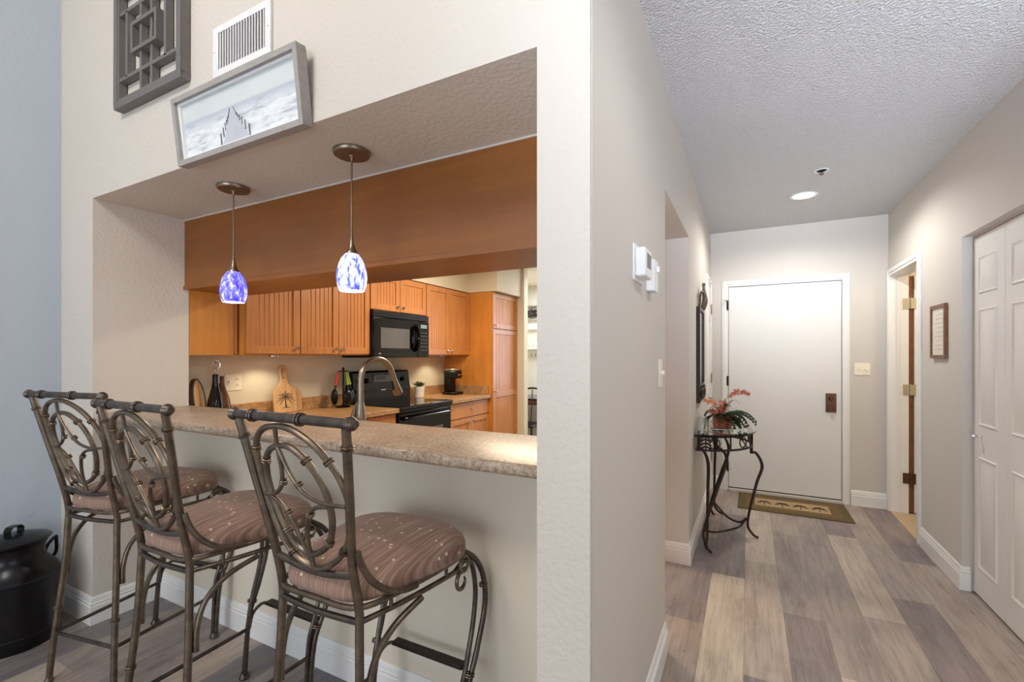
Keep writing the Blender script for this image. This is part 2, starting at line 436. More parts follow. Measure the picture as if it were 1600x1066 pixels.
# small room behind the right doorway
m = MB(); m.box(2.6, 2.62, 3.7, 5.1, 0, 2.4); m.box(RX+.12, 2.6, 3.7, 3.72, 0, 2.4)
struct('wall_side_room', m, 'kitchen_wall')
m = MB(); m.box(RX+.12, 2.6, 3.7, EY, 2.4, 2.42); struct('ceiling_side_room', m, 'kitchen_wall')
# living room shell behind the camera: windows let the daylight in
m = MB()
m.box(BX, -2.9, -4.02, -4.0, 0, TOP); m.box(.8, 3.5, -4.02, -4.0, 0, TOP); m.box(-2.9, .8, -4.02, -4.0, 0, .4); m.box(-2.9, .8, -4.02, -4.0, 2.95, TOP)
struct('wall_back', m, 'cream_wall')
m = MB(); m.box(3.5, 3.52, -4.0, -3.0, 0, TOP); m.box(3.5, 3.52, -.3, 1.07, 0, TOP); m.box(3.5, 3.52, -3.0, -.3, 0, .3); m.box(3.5, 3.52, -3.0, -.3, 2.9, TOP)
struct('wall_living_right', m, 'cream_wall')
m = MB(); m.box(BX, 3.5, -4.0, 1.5, TOP, TOP+.02); struct('ceiling_living', m, 'popcorn')
# kitchen shell
m = MB(); m.box(KX-.12, KX, 1.514, 6.6, 0, 2.46)
struct('wall_kitchen_left', m, 'kitchen_wall', 'cream kitchen wall behind the cabinets')
m = MB(); m.box(KX, -2.868, 1.514, 4.48, 2.082, 2.44); m.box(KX, JX-.001, 1.515, 1.86, 2.082, 2.44)
struct('ceiling_soffit', m, 'kitchen_wall', 'cream soffit above the upper cabinets')
m = MB(); m.box(KX, -2.505, 4.48, 5.11, 2.085, 2.44); m.box(KX, -2.47, 5.105, 5.21, 0, 2.44)
struct('wall_pantry_surround', m, 'kitchen_wall', 'cream wall around and above the pantry')
m = MB(); m.box(KX, PX-.1, 1.514, 6.6, 2.44, 2.46); struct('ceiling_kitchen', m, 'kitchen_wall')
m = MB(); m.box(PX-.1, PX-.12, 3.14, 6.6, 0, 2.44); struct('wall_kitchen_right', m, 'kitchen_wall')
m = MB(); m.box(KX, -2.25, 6.5, 6.6, 0, 2.44); m.box(-1.05, PX-.1, 6.5, 6.6, 0, 2.44); m.box(-2.25, -1.05, 6.5, 6.6, 0, .8); m.box(-2.25, -1.05, 6.5, 6.6, 2.1, 2.44)
struct('wall_kitchen_far', m, 'nook_white', 'white far wall of the kitchen nook')

# baseboards: stepped profile extruded between two floor points, nx,ny = direction away from the wall
def baseboard(name, runs, h=.135):
    m = MB()
    prof = [(0, 0), (.015, 0), (.015, h-.045), (.011, h-.041), (.013, h-.030), (.009, h-.026), (.010, h-.010), (.004, h), (0, h)]
    for (x0, y0), (x1, y1), (nx, ny) in runs:
        n = len(prof)
        d = Vector((x1-x0, y1-y0)).normalized()
        vs = []
        for (px, py), s_ in (((x0, y0), -1), ((x1, y1), 1)):
            for o, z in prof:
                vs.append((px+nx*o+0*d.x*s_*o, py+ny*o, z))
        fs = [tuple(range(n)), tuple(range(2*n-1, n-1, -1))]+[(i, (i+1) % n, n+(i+1) % n, n+i) for i in range(n)]
        m._add(vs, fs, False)
    return struct(name, m, 'white_trim')
def mitre_base(name, path, side, h=.135):
    """one mitred profile along a polyline; side=+1: room lies to the left of the walking direction"""
    prof = [(0, 0), (.015, 0), (.015, h-.045), (.011, h-.041), (.013, h-.030), (.009, h-.026), (.010, h-.010), (.004, h), (0, h)]
    P = [Vector(p) for p in path]; n = len(prof); vs = []; N = []
    for i in range(len(P)-1):
        d = (P[i+1]-P[i]).normalized(); N.append(Vector((-d.y, d.x))*side)
    for i, p in enumerate(P):
        if i == 0: o = N[0]
        elif i == len(P)-1: o = N[-1]
        else:
            o = N[i-1]+N[i]; o = o/(o.dot(N[i]))
        for a, z in prof: vs.append((p.x+o.x*a, p.y+o.y*a, z))
    fs = [tuple(range(n)), tuple(range(len(vs)-1, len(vs)-n-1, -1))]
    for k in range(len(P)-1):
        for i in range(n): fs.append((k*n+i, k*n+(i+1) % n, (k+1)*n+(i+1) % n, (k+1)*n+i))
    m = MB(); m._add(vs, fs, False); return struct(name, m, 'white_trim')
mitre_base('baseboard_bar', [(BX, -3.9), (BX, FW), (JX, FW), (JX, 1.38), (PX, 1.38), (PX, FW), (HX+.002, FW), (HX+.002, 2.175)], -1)
mitre_base('baseboard_hall_left', [(PX-.12, 3.14), (HX, 3.14), (HX, 4.50)], -1)
mitre_base('baseboard_end_left', [(HX, 5.07), (HX, EY), (-.23, EY)], -1)
mitre_base('baseboard_end_right', [(.83, EY), (RX, EY)], -1)
mitre_base('baseboard_right', [(RX, 4.215), (RX, 3.54), (RX+.035, 3.54)], -1)

# ------------------------------------------------------------------ doors and casings
def casing(name, rect, plane, axis, mats='white_trim', w=.058, th=.018, out=-1):
    """rect=(a0,a1,top) of the opening; axis 'y': casing on a wall facing -Y at y=plane; axis 'x': wall at x=plane facing out"""
    a0, a1, top = rect; m = MB()
    for (b0, b1, z0, z1) in ((a0-w, a0, 0, top+w), (a1, a1+w, 0, top+w), (a0, a1, top, top+w)):
        for s0, t in ((0, th*.6), (1, th)):
            if s0 == 0: r = (b0, b1, z0, z1)
            else:
                c = .014
                if b1-b0 > w*1.5: r = (b0, b1, z0+c+.008, z1-c*.4)
                else: r = (b0+(c if b0 < a0 else .006), b1-(.006 if b0 < a0 else c), z0, z1-c*.4)
            if axis == 'y': m.box(r[0], r[1], plane, plane+out*t, r[2], r[3])
            else: m.box(plane, plane+out*t, r[0], r[1], r[2], r[3])
    return struct(name, m, mats, bevel=.002)
# entry door
casing('trim_1', (-.175, .765, 2.045), EY, 'y')
m = MB(); m.box(-.172, .762, EY-.006, EY+.04, .035, 2.040)
d1 = struct('door_1', m, 'door_white', 'flat white entry door at the end of the hallway', bevel=.003)
m = MB(); m.box(-.178, -.172, EY-.005, EY+.03, .0, 2.046).box(.762, .768, EY-.005, EY+.03, .0, 2.046).box(-.178, .768, EY-.005, EY+.03, 2.040, 2.046); m.box(-.172, .762, EY-.004, EY+.03, .026, .036)
struct('trim_2', m, 'dark_gap')
m = MB(); m.box(-.175, .765, EY-.05, EY, 0, .026); struct('trim_3', m, 'threshold', bevel=.003)
m = MB(); m.box(.640, .722, EY-.014, EY-.006, .83, 1.005); lk = m.build('lock_plate', 'copper_plate', d1, bevel=.003)
m = MB(); m.lathe([(0, -.052), (.018, -.05), (.024, -.036), (.014, -.02), (.018, -.012), (.02, -.006)], (.681, EY-.006, .875), 18, 'y'); m.build('door_knob', 'copper_plate', lk)
m = MB(); m.lathe([(0, -.03), (.012, -.03), (.016, -.02), (.02, -.01)], (.681, EY-.006, .96), 18, 'y'); m.build('deadbolt', 'copper_plate', lk)
for z in (1.86, 1.10, .24):
    m = MB(); m.tube([(-.178, EY-.016, z-.05), (-.178, EY-.016, z+.05)], .008, 8); m.box(-.190, -.178, EY-.020, EY-.016, z-.045, z+.045)
    m.build('hinge', 'iron', d1)
m = MB(); m.tube([(-.185, EY-.02, 1.905), (-.205, EY-.05, 1.905), (-.17, EY-.06, 1.905)], .005, 8); m.build('hinge_stop', 'nickel', d1)

# narrow panel door at the far left of the hall
casing('trim_4', (4.56, 5.02, 2.05), HX, 'x', out=1)
m = MB(); m.box(HX, HX+.006, 4.565, 5.015, .01, 2.045)
for y0, y1, z0, z1 in ((4.62, 4.76, .2, .8), (4.82, 4.96, .2, .8), (4.62, 4.76, .98, 1.6), (4.82, 4.96, .98, 1.6), (4.62, 4.76, 1.7, 1.9), (4.82, 4.96, 1.7, 1.9)): m.box(HX+.006, HX+.011, y0, y1, z0, z1)
d2 = struct('door_2', m, 'door_white', 'narrow white panelled door beside the mirror', bevel=.003)
for z in (1.82, 1.13, .35):
    m = MB(); m.box(HX+.006, HX+.009, 4.99, 5.045, z-.05, z+.05).tube([(HX+.014, 5.018, z-.05), (HX+.014, 5.018, z+.05)], .007, 8); m.build('hinge', 'nickel', d2)
m = MB(); m.lathe([(0, .012), (.025, .012), (.025, 0)], (HX+.006, 4.60, .96), 16, 'x'); m.tube([(HX+.015, 4.60, .96), (HX+.05, 4.60, .96), (HX+.055, 4.62, .96), (HX+.055, 4.70, .957)], .008, 8); m.build('lever_handle', 'nickel', d2)

# right doorway with open door
casing('trim_5', (4.275, 5.03, 2.045), RX, 'x', out=-1)
m = MB(); m.box(RX, RX+.125, 5.03, 5.036, 0, 2.05).box(RX, RX+.125, 4.269, 4.275, 0, 2.05).box(RX, RX+.125, 4.27, 5.035, 2.045, 2.051)
m.box(RX+.05, RX+.062, 5.02, 5.03, 0, 2.045); struct('trim_6', m, 'white_trim')
m = MB(); m.box(1.262, 1.98, 5.030, 5.064, .008, 2.035)
for x0, x1 in ((1.33, 1.58), (1.66, 1.91)):
    for z0, z1 in ((.2, .8), (.98, 1.6), (1.7, 1.9)): m.box(x0, x1, 5.025, 5.03, z0, z1)
d3 = struct('door_3', m, 'door_white', 'white door standing open inside the right doorway', bevel=.002)
m = MB(); m.box(1.226, 1.262, 5.040, 5.064, .008, 2.035); m.build('door_edge', 'walnut_frame', d3)
for i, z in enumerate((1.80, 1.06, .30)):
    m = MB(); m.box(1.185, 1.228, 5.025, 5.029, z-.045, z+.045).box(1.244, 1.272, 5.024, 5.03, z-.045, z+.045).tube([(1.237, 5.022, z-.047), (1.237, 5.022, z+.047)], .007, 8)
    m.build('hinge', 'copper_plate' if i == 2 else 'chrome', d3)
m = MB(); m.box(RX+.0, 2.6, 4.28, 5.03, .0005, .0012); struct('floor_side_room', m, 'floor_strip')

# bifold closet doors
def bifold():
    px = RX+.045; y = 3.522; w = .358
    for k in range(4):
        y1 = y-k*w-.002; y0 = y1-w+.004
        m = MB(); m.box(px, px+.03, y0, y1, .012, 2.018)
        root = struct('door_%d' % (4+k), m, 'door_white', None, bevel=.002)
        root['label'] = ['white bifold closet leaf with the small knob, farthest from the camera', 'white bifold closet leaf cut by the right edge of the photo', 'white bifold closet leaf outside the frame', 'white bifold closet leaf nearest the living room, outside the frame'][k]
        for z0, z1 in ((.17, .79), (.965, 1.61), (1.695, 1.90)):
            a, b = y0+.072, y1-.072
            q = MB()
            for (c0, c1, d0, d1, t0, t1) in ((a, b, z0, z1, .0, .0),):
                # frame moulding standing proud, then a raised bevelled field
                def ring(o0, h0, o1, h1):
                    A = [(px-h0, a+o0, z0+o0), (px-h0, b-o0, z0+o0), (px-h0, b-o0, z1-o0), (px-h0, a+o0, z1-o0)]
                    B = [(px-h1, a+o1, z0+o1), (px-h1, b-o1, z0+o1), (px-h1, b-o1, z1-o1), (px-h1, a+o1, z1-o1)]
                    q._add(A+B, [(i, (i+1) % 4, 4+(i+1) % 4, 4+i) for i in range(4)], False)
                ring(-.002, -.001, .006, .007); ring(.006, .007, .014, .0015); ring(.014, .0015, .022, .0015); ring(.022, .0015, .044, .009)
                q._add([(px-.009, a+.044, z0+.044), (px-.009, b-.044, z0+.044), (px-.009, b-.044, z1-.044), (px-.009, a+.044, z1-.044)], [(0, 1, 2, 3)], False)
            q.build('door_panel', 'door_white', root)
        if k in (0, 3):
            q = MB(); kz = .905; ky = y1-.09 if k == 0 else y0+.09
            q.lathe([(0, -.042), (.011, -.038), (.014, -.03), (.010, -.02), (.005, -.014), (.005, -.006), (.009, 0)], (px, ky, kz), 14, 'x'); q.build('door_knob', 'chrome', root)
    m = MB(); m.box(px-.002, px+.03, 2.085, 3.524, 2.022, 2.035); struct('trim_7', m, 'soffit_paint')
    m = MB(); m.box(px+.02, px+.03, 2.085, 3.53, 2.016, 2.023); struct('trim_8', m, 'dark_gap')
bifold()

# ------------------------------------------------------------------ bar counter
m = MB()
prof = [(1.104, 1.026), (1.100, 1.032), (1.100, 1.048), (1.104, 1.055), (1.112, 1.0585), (1.518, 1.0585), (1.518, 1.0225), (1.108, 1.0225)]
m.prism(prof, (JX+.001, PX-.001), lambda u, v, w: (w, u, v))
o = m.build('bar_counter', 'laminate'); tag(o, 'long beige speckled laminate bar top above the pale knee wall', 'counter')

# valance box over the pass-through
v = empty('wooden_valance', (0, 1.5, 1.74), 'long flat maple valance hanging behind the two pendants', 'valance')
m = MB(); m.box(JX, PX-.003, 1.4915, 1.514, 1.756, SOF-.001); m.build('front_panel', 'maple_wide', v, (0, -1.5, -1.74))
m = MB(); m.box(JX-.001, PX-.003, 1.484, 1.51, 1.738, 1.757).box(JX+.006, PX-.003, 1.51, 1.82, 1.738, 1.750); m.build('bottom_panel', 'maple_wide', v, (0, -1.5, -1.74))
m = MB(); m.box(JX, PX-.003, 1.485, 1.492, SOF-.008, SOF-.001); m.build('top_bead', 'cream_wall', v, (0, -1.5, -1.74))
m = MB(); m.box(JX+.006, PX-.003, 1.514, 1.82, 1.750, 2.439); m.build('light_box', 'maple_wide', v, (0, -1.5, -1.74))

# ------------------------------------------------------------------ cabinets
def bead_door(y0, y1, z0, z1, xf, fr=.052, pitch=.038):
    """door in a plane x=xf facing +X: mitred frame and a beadboard field"""
    m = MB(); t = .019
    m.box(xf-t, xf, y0, y0+fr, z0, z1).box(xf-t, xf, y1-fr, y1, z0, z1).box(xf-t, xf, y0+fr, y1-fr, z0, z0+fr).box(xf-t, xf, y0+fr, y1-fr, z1-fr, z1)
    a, b = y0+fr, y1-fr; n = max(2, round((b-a)/pitch)); p = (b-a)/n; g = .0035
    xs = xf-.009; prof = [(a, xs)]
    for i in range(n):
        c = a+i*p
        if i > 0: prof += [(c-g, xs), (c, xs-.006), (c+g, xs)]
    prof.append((b, xs)); prof += [(b, xf-t), (a, xf-t)]
    # strip geometry (no n-gon trouble)
    vs = []; fs = []
    top = prof[:-2]
    for (yy, xx) in top: vs += [(xx, yy, z0+fr), (xx, yy, z1-fr)]
    for i in range(len(top)-1): fs.append((2*i, 2*i+2, 2*i+3, 2*i+1))
    m._add(vs, fs, False)
    return m
def knob(m, x, y, z):
    return m.lathe([(0, .026), (.008, .0255), (.0125, .021), (.013, .017), (.009, .011), (.005, .008), (.005, .004), (.008, 0)], (x, y, z), 14, 'x')
def cabinet(name, label, group, x_back, xf, y0, y1, z0, z1, doors, knobs, drawers=(), mat='maple', zfloor=None):
    """doors: (y0,y1,z0,z1); knobs: (y,z) per door"""
    c = empty(name, (xf, (y0+y1)/2, z0), label, 'cabinet', 0, group); off = (-xf, -(y0+y1)/2, -z0)
    m = MB(); m.box(x_back, xf-.020, y0, y1, z0, z1)
    if zfloor is not None: m.box(x_back, xf-.09, y0, y1, zfloor, z0)
    m.build('body', 'maple_side', c, off)
    for (a, b, p, q), k in zip(doors, knobs):
        d = bead_door(a, b, p, q, xf).build('door', mat, c, off, bevel=.0015)
        if k: knob(MB(), xf, *k).build('knob', 'nickel', d)
    for (a, b, p, q), k in drawers:
        m = MB(); m.box(xf-.019, xf, a, b, p, q); d = m.build('drawer', mat, c, off, bevel=.002)
        knob(MB(), xf, *k).build('knob', 'nickel', d)
    return c
UX = -2.87; g_ = 'upper kitchen cabinets'
zb, zt = 1.365, 2.078
cabinet('upper_cabinet', 'beadboard upper cabinet with one wide door above the palm cutting board', g_, KX+.002, UX, 1.819, 2.224, zb-.01, zt, [(1.83, 2.221, zb, zt-.006)], [(2.19, 1.405)])
cabinet('upper_cabinet', 'beadboard upper cabinet with two narrow doors left of the microwave', g_, KX+.002, UX, 2.226, 2.908, zb-.01, zt, [(2.230, 2.570, zb, zt-.006), (2.575, 2.903, zb, zt-.006)], [(2.535, 1.405), (2.607, 1.405)])
cabinet('upper_cabinet', 'short beadboard upper cabinet directly above the black microwave', g_, KX+.002, UX, 2.912, 3.676, 1.752, zt, [(2.917, 3.286, 1.757, zt-.006), (3.291, 3.672, 1.757, zt-.006)], [(3.25, 1.80), (3.327, 1.80)])
cabinet('upper_cabinet', 'beadboard upper cabinet with two doors between the microwave and the tall pantry', g_, KX+.002, UX, 3.68, 4.476, zb-.01, zt, [(3.685, 4.072, zb, zt-.006), (4.077, 4.470, zb, zt-.006)], [(4.035, 1.405), (4.11, 1.405)])
# corner cabinet seen from its plain side
c = empty('corner_cabinet', (JX, 1.66, 1.355), 'upper corner cabinet showing its plain wooden side beside the left jamb', 'cabinet', 0, g_)
off = (-JX, -1.66, -1.355)
m = MB(); m.box(KX+.002, JX, 1.516, 1.765, 1.355, zt); m.build('body', 'maple_side', c, off)
m = MB(); m.box(KX+.05, JX+.001, 1.765, 1.782, 1.352, zt); m.build('face_frame', 'maple', c, off, bevel=.002)
m = MB(); m.box(KX+.06, JX-.002, 1.785, 1.804, 1.358, zt-.006); m.build('door', 'maple', c, off, bevel=.002)
# base cabinets
CX = -2.585
g2 = 'base kitchen cabinets'
cabinet('base_cabinet', 'lower maple cabinet with a drawer and two doors right of the range', g2, KX+.002, CX-.02, 3.715, 4.476, .10, .874,
        [(3.722, 4.094, .115, .70), (4.10, 4.470, .115, .70)], [(4.055, .665), (4.14, .665)], [((3.722, 4.470, .712, .866), (4.096, .79))], zfloor=0)
cabinet('base_cabinet', 'lower maple cabinet left of the black range', g2, KX+.002, CX-.02, 2.16, 2.938, .10, .874,
        [(2.17, 2.545, .115, .70), (2.551, 2.93, .115, .70)], [(2.51, .665), (2.59, .665)], [((2.17, 2.93, .712, .866), (2.55, .79))], zfloor=0)
# sink run behind the bar
c = empty('sink_cabinet', (-1.6, 1.8, 0), 'low maple sink cabinet hidden behind the bar counter', 'cabinet', 0, g2)
m = MB(); m.box(-2.57, PX-.2, 1.516, 2.12, 0, .874); m.build('body', 'maple_side', c, (1.6, -1.8, 0))
def ctop(name, label, polys, group='kitchen worktops'):
    m = MB()
    for (x0, x1, y0, y1) in polys: m.box(x0, x1, y0, y1, .876, .914)
    return m
m = ctop('', '', []); m.prism([(KX+.002, 1.519), (PX-.15, 1.519), (PX-.15, 2.14), (CX+.01, 2.14), (CX+.01, 2.943), (KX+.002, 2.943)], (.876, .914), lambda u, v_, w: (u, v_, w))
m.box(KX+.002, KX+.022, 1.519, 2.943, .914, 1.012)
o = m.build('kitchen_worktop', 'laminate_gold', bevel=.003); tag(o, 'speckled laminate worktop with backsplash holding the cutting board and bottles', 'worktop')
m = MB(); m.box(KX+.002, CX+.01, 3.712, 4.477, .876, .914).box(KX+.002, KX+.022, 3.712, 4.477, .914, 1.012).box(KX+.022, CX-.03, 4.457, 4.477, .914, 1.012)
o = m.build('kitchen_worktop', 'laminate_gold', bevel=.003); tag(o, 'short speckled laminate worktop between the range and the pantry under the coffee maker', 'worktop')
# pantry
c = cabinet('pantry_cabinet', 'tall narrow beadboard pantry with two stacked doors at the end of the kitchen', None, KX+.002, -2.56, 4.481, 5.10, .06, 2.08,
            [(4.487, 5.092, 1.668, 2.074), (4.487, 5.092, .075, 1.655)], [(4.535, 1.70), (4.535, .945)], zfloor=0)
m = MB(); m.box(-2.579, -2.5595, 4.54, 5.04, .875, .94); m.build('mid_rail', 'maple', c, (2.56, -4.7905, -.06))

# ------------------------------------------------------------------ microwave
c = empty('microwave', (-2.86, 3.295, 1.335), 'black over-the-range microwave under the short cabinet', 'microwave'); off = (2.86, -3.295, -1.335)
m = MB(); m.box(KX+.002, -2.865, 2.914, 3.674, 1.335, 1.745); m.build('body', 'black_plastic', c, off, bevel=.004)
m = MB(); m.box(-2.865, -2.838, 2.914, 3.674, 1.69, 1.745); m.build('vent_grille', 'black_plastic', c, off, bevel=.004)
m = MB(); m.box(-2.865, -2.836, 2.914, 3.50, 1.338, 1.687); d = m.build('door', 'black_gloss', c, off, bevel=.005)
m = MB(); m.box(-2.836, -2.8345, 3.00, 3.38, 1.42, 1.60); m.build('window', 'screen_grey', d)
m = MB(); m.box(-2.865, -2.836, 3.503, 3.674, 1.338, 1.687); pnl = m.build('control_panel', 'black_gloss', c, off, bevel=.004)
for r_ in range(6):
    for k in range(3):
        m = MB(); m.box(-2.836, -2.8345, 3.545+k*.036, 3.568+k*.036, 1.40+r_*.034, 1.413+r_*.034); m.build('button', 'button_grey', pnl)
m = MB(); m.box(-2.836, -2.8345, 3.545, 3.64, 1.62, 1.655); m.build('display', 'display_glow', pnl)
m = MB(); hy = 3.455
m.tube([(-2.836, hy, 1.40), (-2.80, hy, 1.425), (-2.785, hy-.0, 1.52), (-2.80, hy, 1.615), (-2.836, hy, 1.64)], [.010, .013, .014, .013, .010], 10)
m.tube([(-2.832, hy+.028*math.sin(a), 1.52+.125*math.cos(a)) for a in [2*math.pi*k/20 for k in range(20)]], .009, 8, True, False)
m.build('handle', 'black_gloss', d)
m = MB(); m.box(-2.836, -2.834, 2.975, 3.0, 1.365, 1.378); m.build('logo_mark', 'nickel', d)

# ------------------------------------------------------------------ range
RXF = -2.60
c = empty('range', (RXF, 3.327, 0), 'black glass-top electric range with control backguard', 'range'); off = (-RXF, -3.327, 0)
m = MB(); m.box(KX+.01, RXF-.02, 2.948, 3.706, .05, .895); m.build('body', 'black_plastic', c, off, bevel=.003)
m = MB(); m.box(KX+.04, RXF+.03, 2.946, 3.708, .896, .922); m.build('cooktop', 'black_glass', c, off, bevel=.006)
m = MB(); m.box(RXF-.02, RXF+.012, 2.952, 3.702, .30, .862); d = m.build('oven_door', 'black_gloss', c, off, bevel=.006)
m = MB(); m.box(RXF+.012, RXF+.0135, 3.08, 3.57, .45, .70); m.build('window', 'screen_grey', d)
m = MB(); m.tube([(RXF+.012, 3.0, .815), (RXF+.05, 3.02, .82), (RXF+.052, 3.327, .82), (RXF+.05, 3.63, .82), (RXF+.012, 3.65, .815)], .012, 10); m.build('handle', 'black_gloss', d)
m = MB(); m.box(RXF-.02, RXF+.008, 2.952, 3.702, .07, .285); m.build('drawer', 'black_gloss', c, off, bevel=.005)
m = MB(); m.box(RXF-.01, RXF+.014, 2.948, 3.706, .868, .893); m.build('front_trim', 'black_gloss', c, off, bevel=.003)
m = MB(); m.prism([(KX+.004, .915), (-3.10, .915), (-3.10, 1.02), (-3.125, 1.195), (-3.14, 1.21), (KX+.004, 1.21)], (2.948, 3.706), lambda u, v_, w: (u, w, v_)); bg = m.build('backguard', 'black_gloss', c, off, bevel=.004)
m = MB(); m.box(-3.10, -3.088, 2.96, 3.695, 1.018, 1.04); m.build('rail_trim', 'black_plastic', bg)
m = MB(); m.box(-3.123, -3.112, 3.20, 3.42, 1.075, 1.17); m.build('clock_panel', 'screen_grey', bg, bevel=.002)
m = MB(); m.box(-3.114, -3.110, 3.24, 3.36, 1.125, 1.155); m.build('display', 'black_glass', bg)
for y in (3.03, 3.11, 3.51, 3.60):
    m = MB(); m.lathe([(0, .028), (.018, .026), (.022, .0), (.026, -.006)], (-3.113, y, 1.12), 16, 'x').box(-3.088, -3.082, y-.004, y+.004, 1.102, 1.138); m.build('knob', 'black_plastic', bg)
m = MB(); m.box(-3.087, -3.085, 3.27, 3.33, 1.024, 1.034); m.build('logo_mark', 'nickel', bg)

# ------------------------------------------------------------------ faucet
c = empty('kitchen_faucet', (-1.68, 1.64, .914), 'brushed nickel gooseneck faucet behind the bar top', 'faucet', R(0))
m = MB(); m.lathe([(0, 0), (.036, 0), (.036, .006), (.032, .02), (.026, .10), (.021, .17), (.018, .20), (.014, .215)], (0, 0, 0), 24)
m.build('base', 'brushed_nickel', c)
m = MB(); pts = [(0, 0, .20), (0, 0, .30)]
for k in range(0, 9):
    a = math.pi*k/8*.92; pts.append((0, .105-.105*math.cos(a), .315+.105*math.sin(a)))
e_ = Vector(pts[-1]); m.tube(pts, .0145, 14); m.build('spout', 'brushed_nickel', c)
dr = Vector((0, .16, -.40)).normalized()
m = MB(); m.tube([e_, e_+dr*.03, e_+dr*.11, e_+dr*.118], [.0155, .016, .026, .022], 16, smoothpath=False); sh = m.build('spray_head', 'brushed_nickel', c)
m = MB(); m.tube([e_+dr*.04+Vector((-.0, -.016, 0)), e_+dr*.09+Vector((0, -.026, 0))], .006, 8); m.build('spray_button', 'black_plastic', sh)
m = MB(); m.tube([(-.028, 0, .055), (-.048, 0, .10), (-.05, 0, .135), (-.035, .0, .18), (-.008, .0, .215)], [.016, .018, .017, .012, .006], 12); m.build('lever', 'brushed_nickel', c)
c.rotation_euler.z = R(-4)

# ------------------------------------------------------------------ worktop objects
WT = .9145
c = empty('wine_bottle', (-3.046, 1.732, WT), 'tall black wine bottle with ornamental glass stopper beside the left jamb', 'bottle')
m = MB(); m.lathe([(0, 0), (.045, 0), (.048, .01), (.048, .115), (.044, .145), (.034, .185), (.023, .23), (.018, .265), (.0165, .30), (.0185, .302), (.0185, .315), (.013, .317), (0, .317)], (0, 0, 0), 24); m.build('body', 'bottle_black', c)
m = MB(); m.lathe([(0, .317), (.010, .317), (.006, .335), (.009, .345), (.005, .355), (0, .356)], (0, 0, 0), 14)
m.sphere((0, 0, .378), .023, 14, 10, (1, .5, 1))
for k in range(8):
    a = 2*math.pi*k/8; m.sphere((.028*math.cos(a)*.75, .028*math.sin(a)*.75, .378+.028*math.sin(a)), .0055, 8, 6)
m.torus((0, 0, .378), .028, .003, (.7, -.7, 0)); m.build('glass_stopper', 'clear_glass', c)
c = empty('oil_bottle', (-3.130, 1.822, WT), 'shorter brown bottle with painted base behind the black wine bottle', 'bottle')
m = MB(); m.lathe([(0, 0), (.05, 0), (.055, .03), (.055, .09), (.045, .15), (.022, .22), (.013, .26), (.012, .288), (.014, .29), (.014, .30), (0, .30)], (0, 0, 0), 22); m.build('body', 'bottle_brown', c)
m = MB(); m.lathe([(.0555, .03), (.0562, .05), (.0562, .085), (.055, .092)], (0, 0, 0), 22); m.build('painted_band', 'succulent', c)
# round wooden board
c = empty('round_board', (-3.135, 1.62, WT), 'round wooden board with dark rim leaning left of the wine bottle', 'board', R(0))
m = MB(); m.lathe([(0, .012), (.125, .012), (.14, .008), (.14, -.008), (0, -.008)], (0, 0, .14), 36, 'x'); m.build('board_disc', 'board_wood', c)
m = MB(); m.lathe([(.139, -.0095), (.146, -.009), (.146, .010), (.139, .0135), (.137, .010)], (0, 0, .14), 36, 'x'); m.build('rim', 'dark_brown', c)
c.rotation_euler = (0, R(-8), R(50)); c.location = (-3.075, 1.665, WT+.009)
m = MB(); m.box(KX+.03, -3.0, 1.522, 1.545, WT, 1.14); o = m.build('dark_box', 'dark_brown', bevel=.004); tag(o, 'dark brown box in the corner behind the round board', 'box')

# palm cutting board leaning on the wall
c = empty('cutting_board', (-3.150, 2.31, WT+.001), 'wooden cutting board with a black palm tree leaning on the backsplash', 'board')
m = MB()
out = [(-.095, 0), (.095, 0), (.097, .15), (.088, .178), (.06, .20), (.034, .225), (.026, .26), (.030, .30), (.034, .33), (.026, .355), (.010, .368), (-.010, .368), (-.026, .355), (-.034, .33), (-.030, .30), (-.026, .26), (-.034, .225), (-.06, .20), (-.088, .178), (-.097, .15)]
m.prism(out, (-.009, .009), lambda u, v_, w: (w, u, v_)); bd = m.build('board_slab', 'board_wood', c, bevel=.003)
m = MB(); m.tube([(.0094, .004, .04), (.0094, -.001, .08), (.0094, .003, .118)], [.0055, .0035, .003], 6)
for a in range(-35, 216, 25):
    L = .062+.012*((a//25) % 2); p = []
    for k in range(0, 8):
        u = k/7; p.append((.003+L*u*math.cos(R(a)), .118+L*u*math.sin(R(a))*.85-.020*u*u))
    m.tube([(.0094, q[0], q[1]) for q in p], .0009, 4, smoothpath=False)
    for k in range(1, 8):
        q = p[k]; l_ = .012*(1-.6*k/8)+.003
        for e__ in (-45, 45): m.tube([(.0094, q[0], q[1]), (.0094, q[0]+l_*math.cos(R(a+e__)), q[1]+l_*math.sin(R(a+e__))-.003)], .0008, 3, smoothpath=False, cap=False)
m.tube([(.0095, -.03, .035), (.0095, .0, .042), (.0095, .035, .036)], .002, 5); m.build('palm_motif', 'ink', bd)
m = MB(); m.tube([(.010, 0, .33), (.014, -.012, .33), (.014, -.022, .29), (.012, -.012, .262), (.010, .0, .27)], .0018, 6); m.build('cord', 'dark_brown', bd)
c.rotation_euler = (0, R(-5.5), 0)
# second board edge behind it
m = MB(); m.prism([(-.10, 0), (.10, 0), (.10, .14), (.06, .19), (-.06, .19), (-.10, .14)], (-.006, .006), lambda u, v_, w: (w, u, v_))
o = m.build('plain_board', 'board_wood', None, (-3.178, 2.375, WT+.001), .003, (0, R(-4), 0)); tag(o, 'plain wooden board peeking out behind the palm cutting board', 'board')

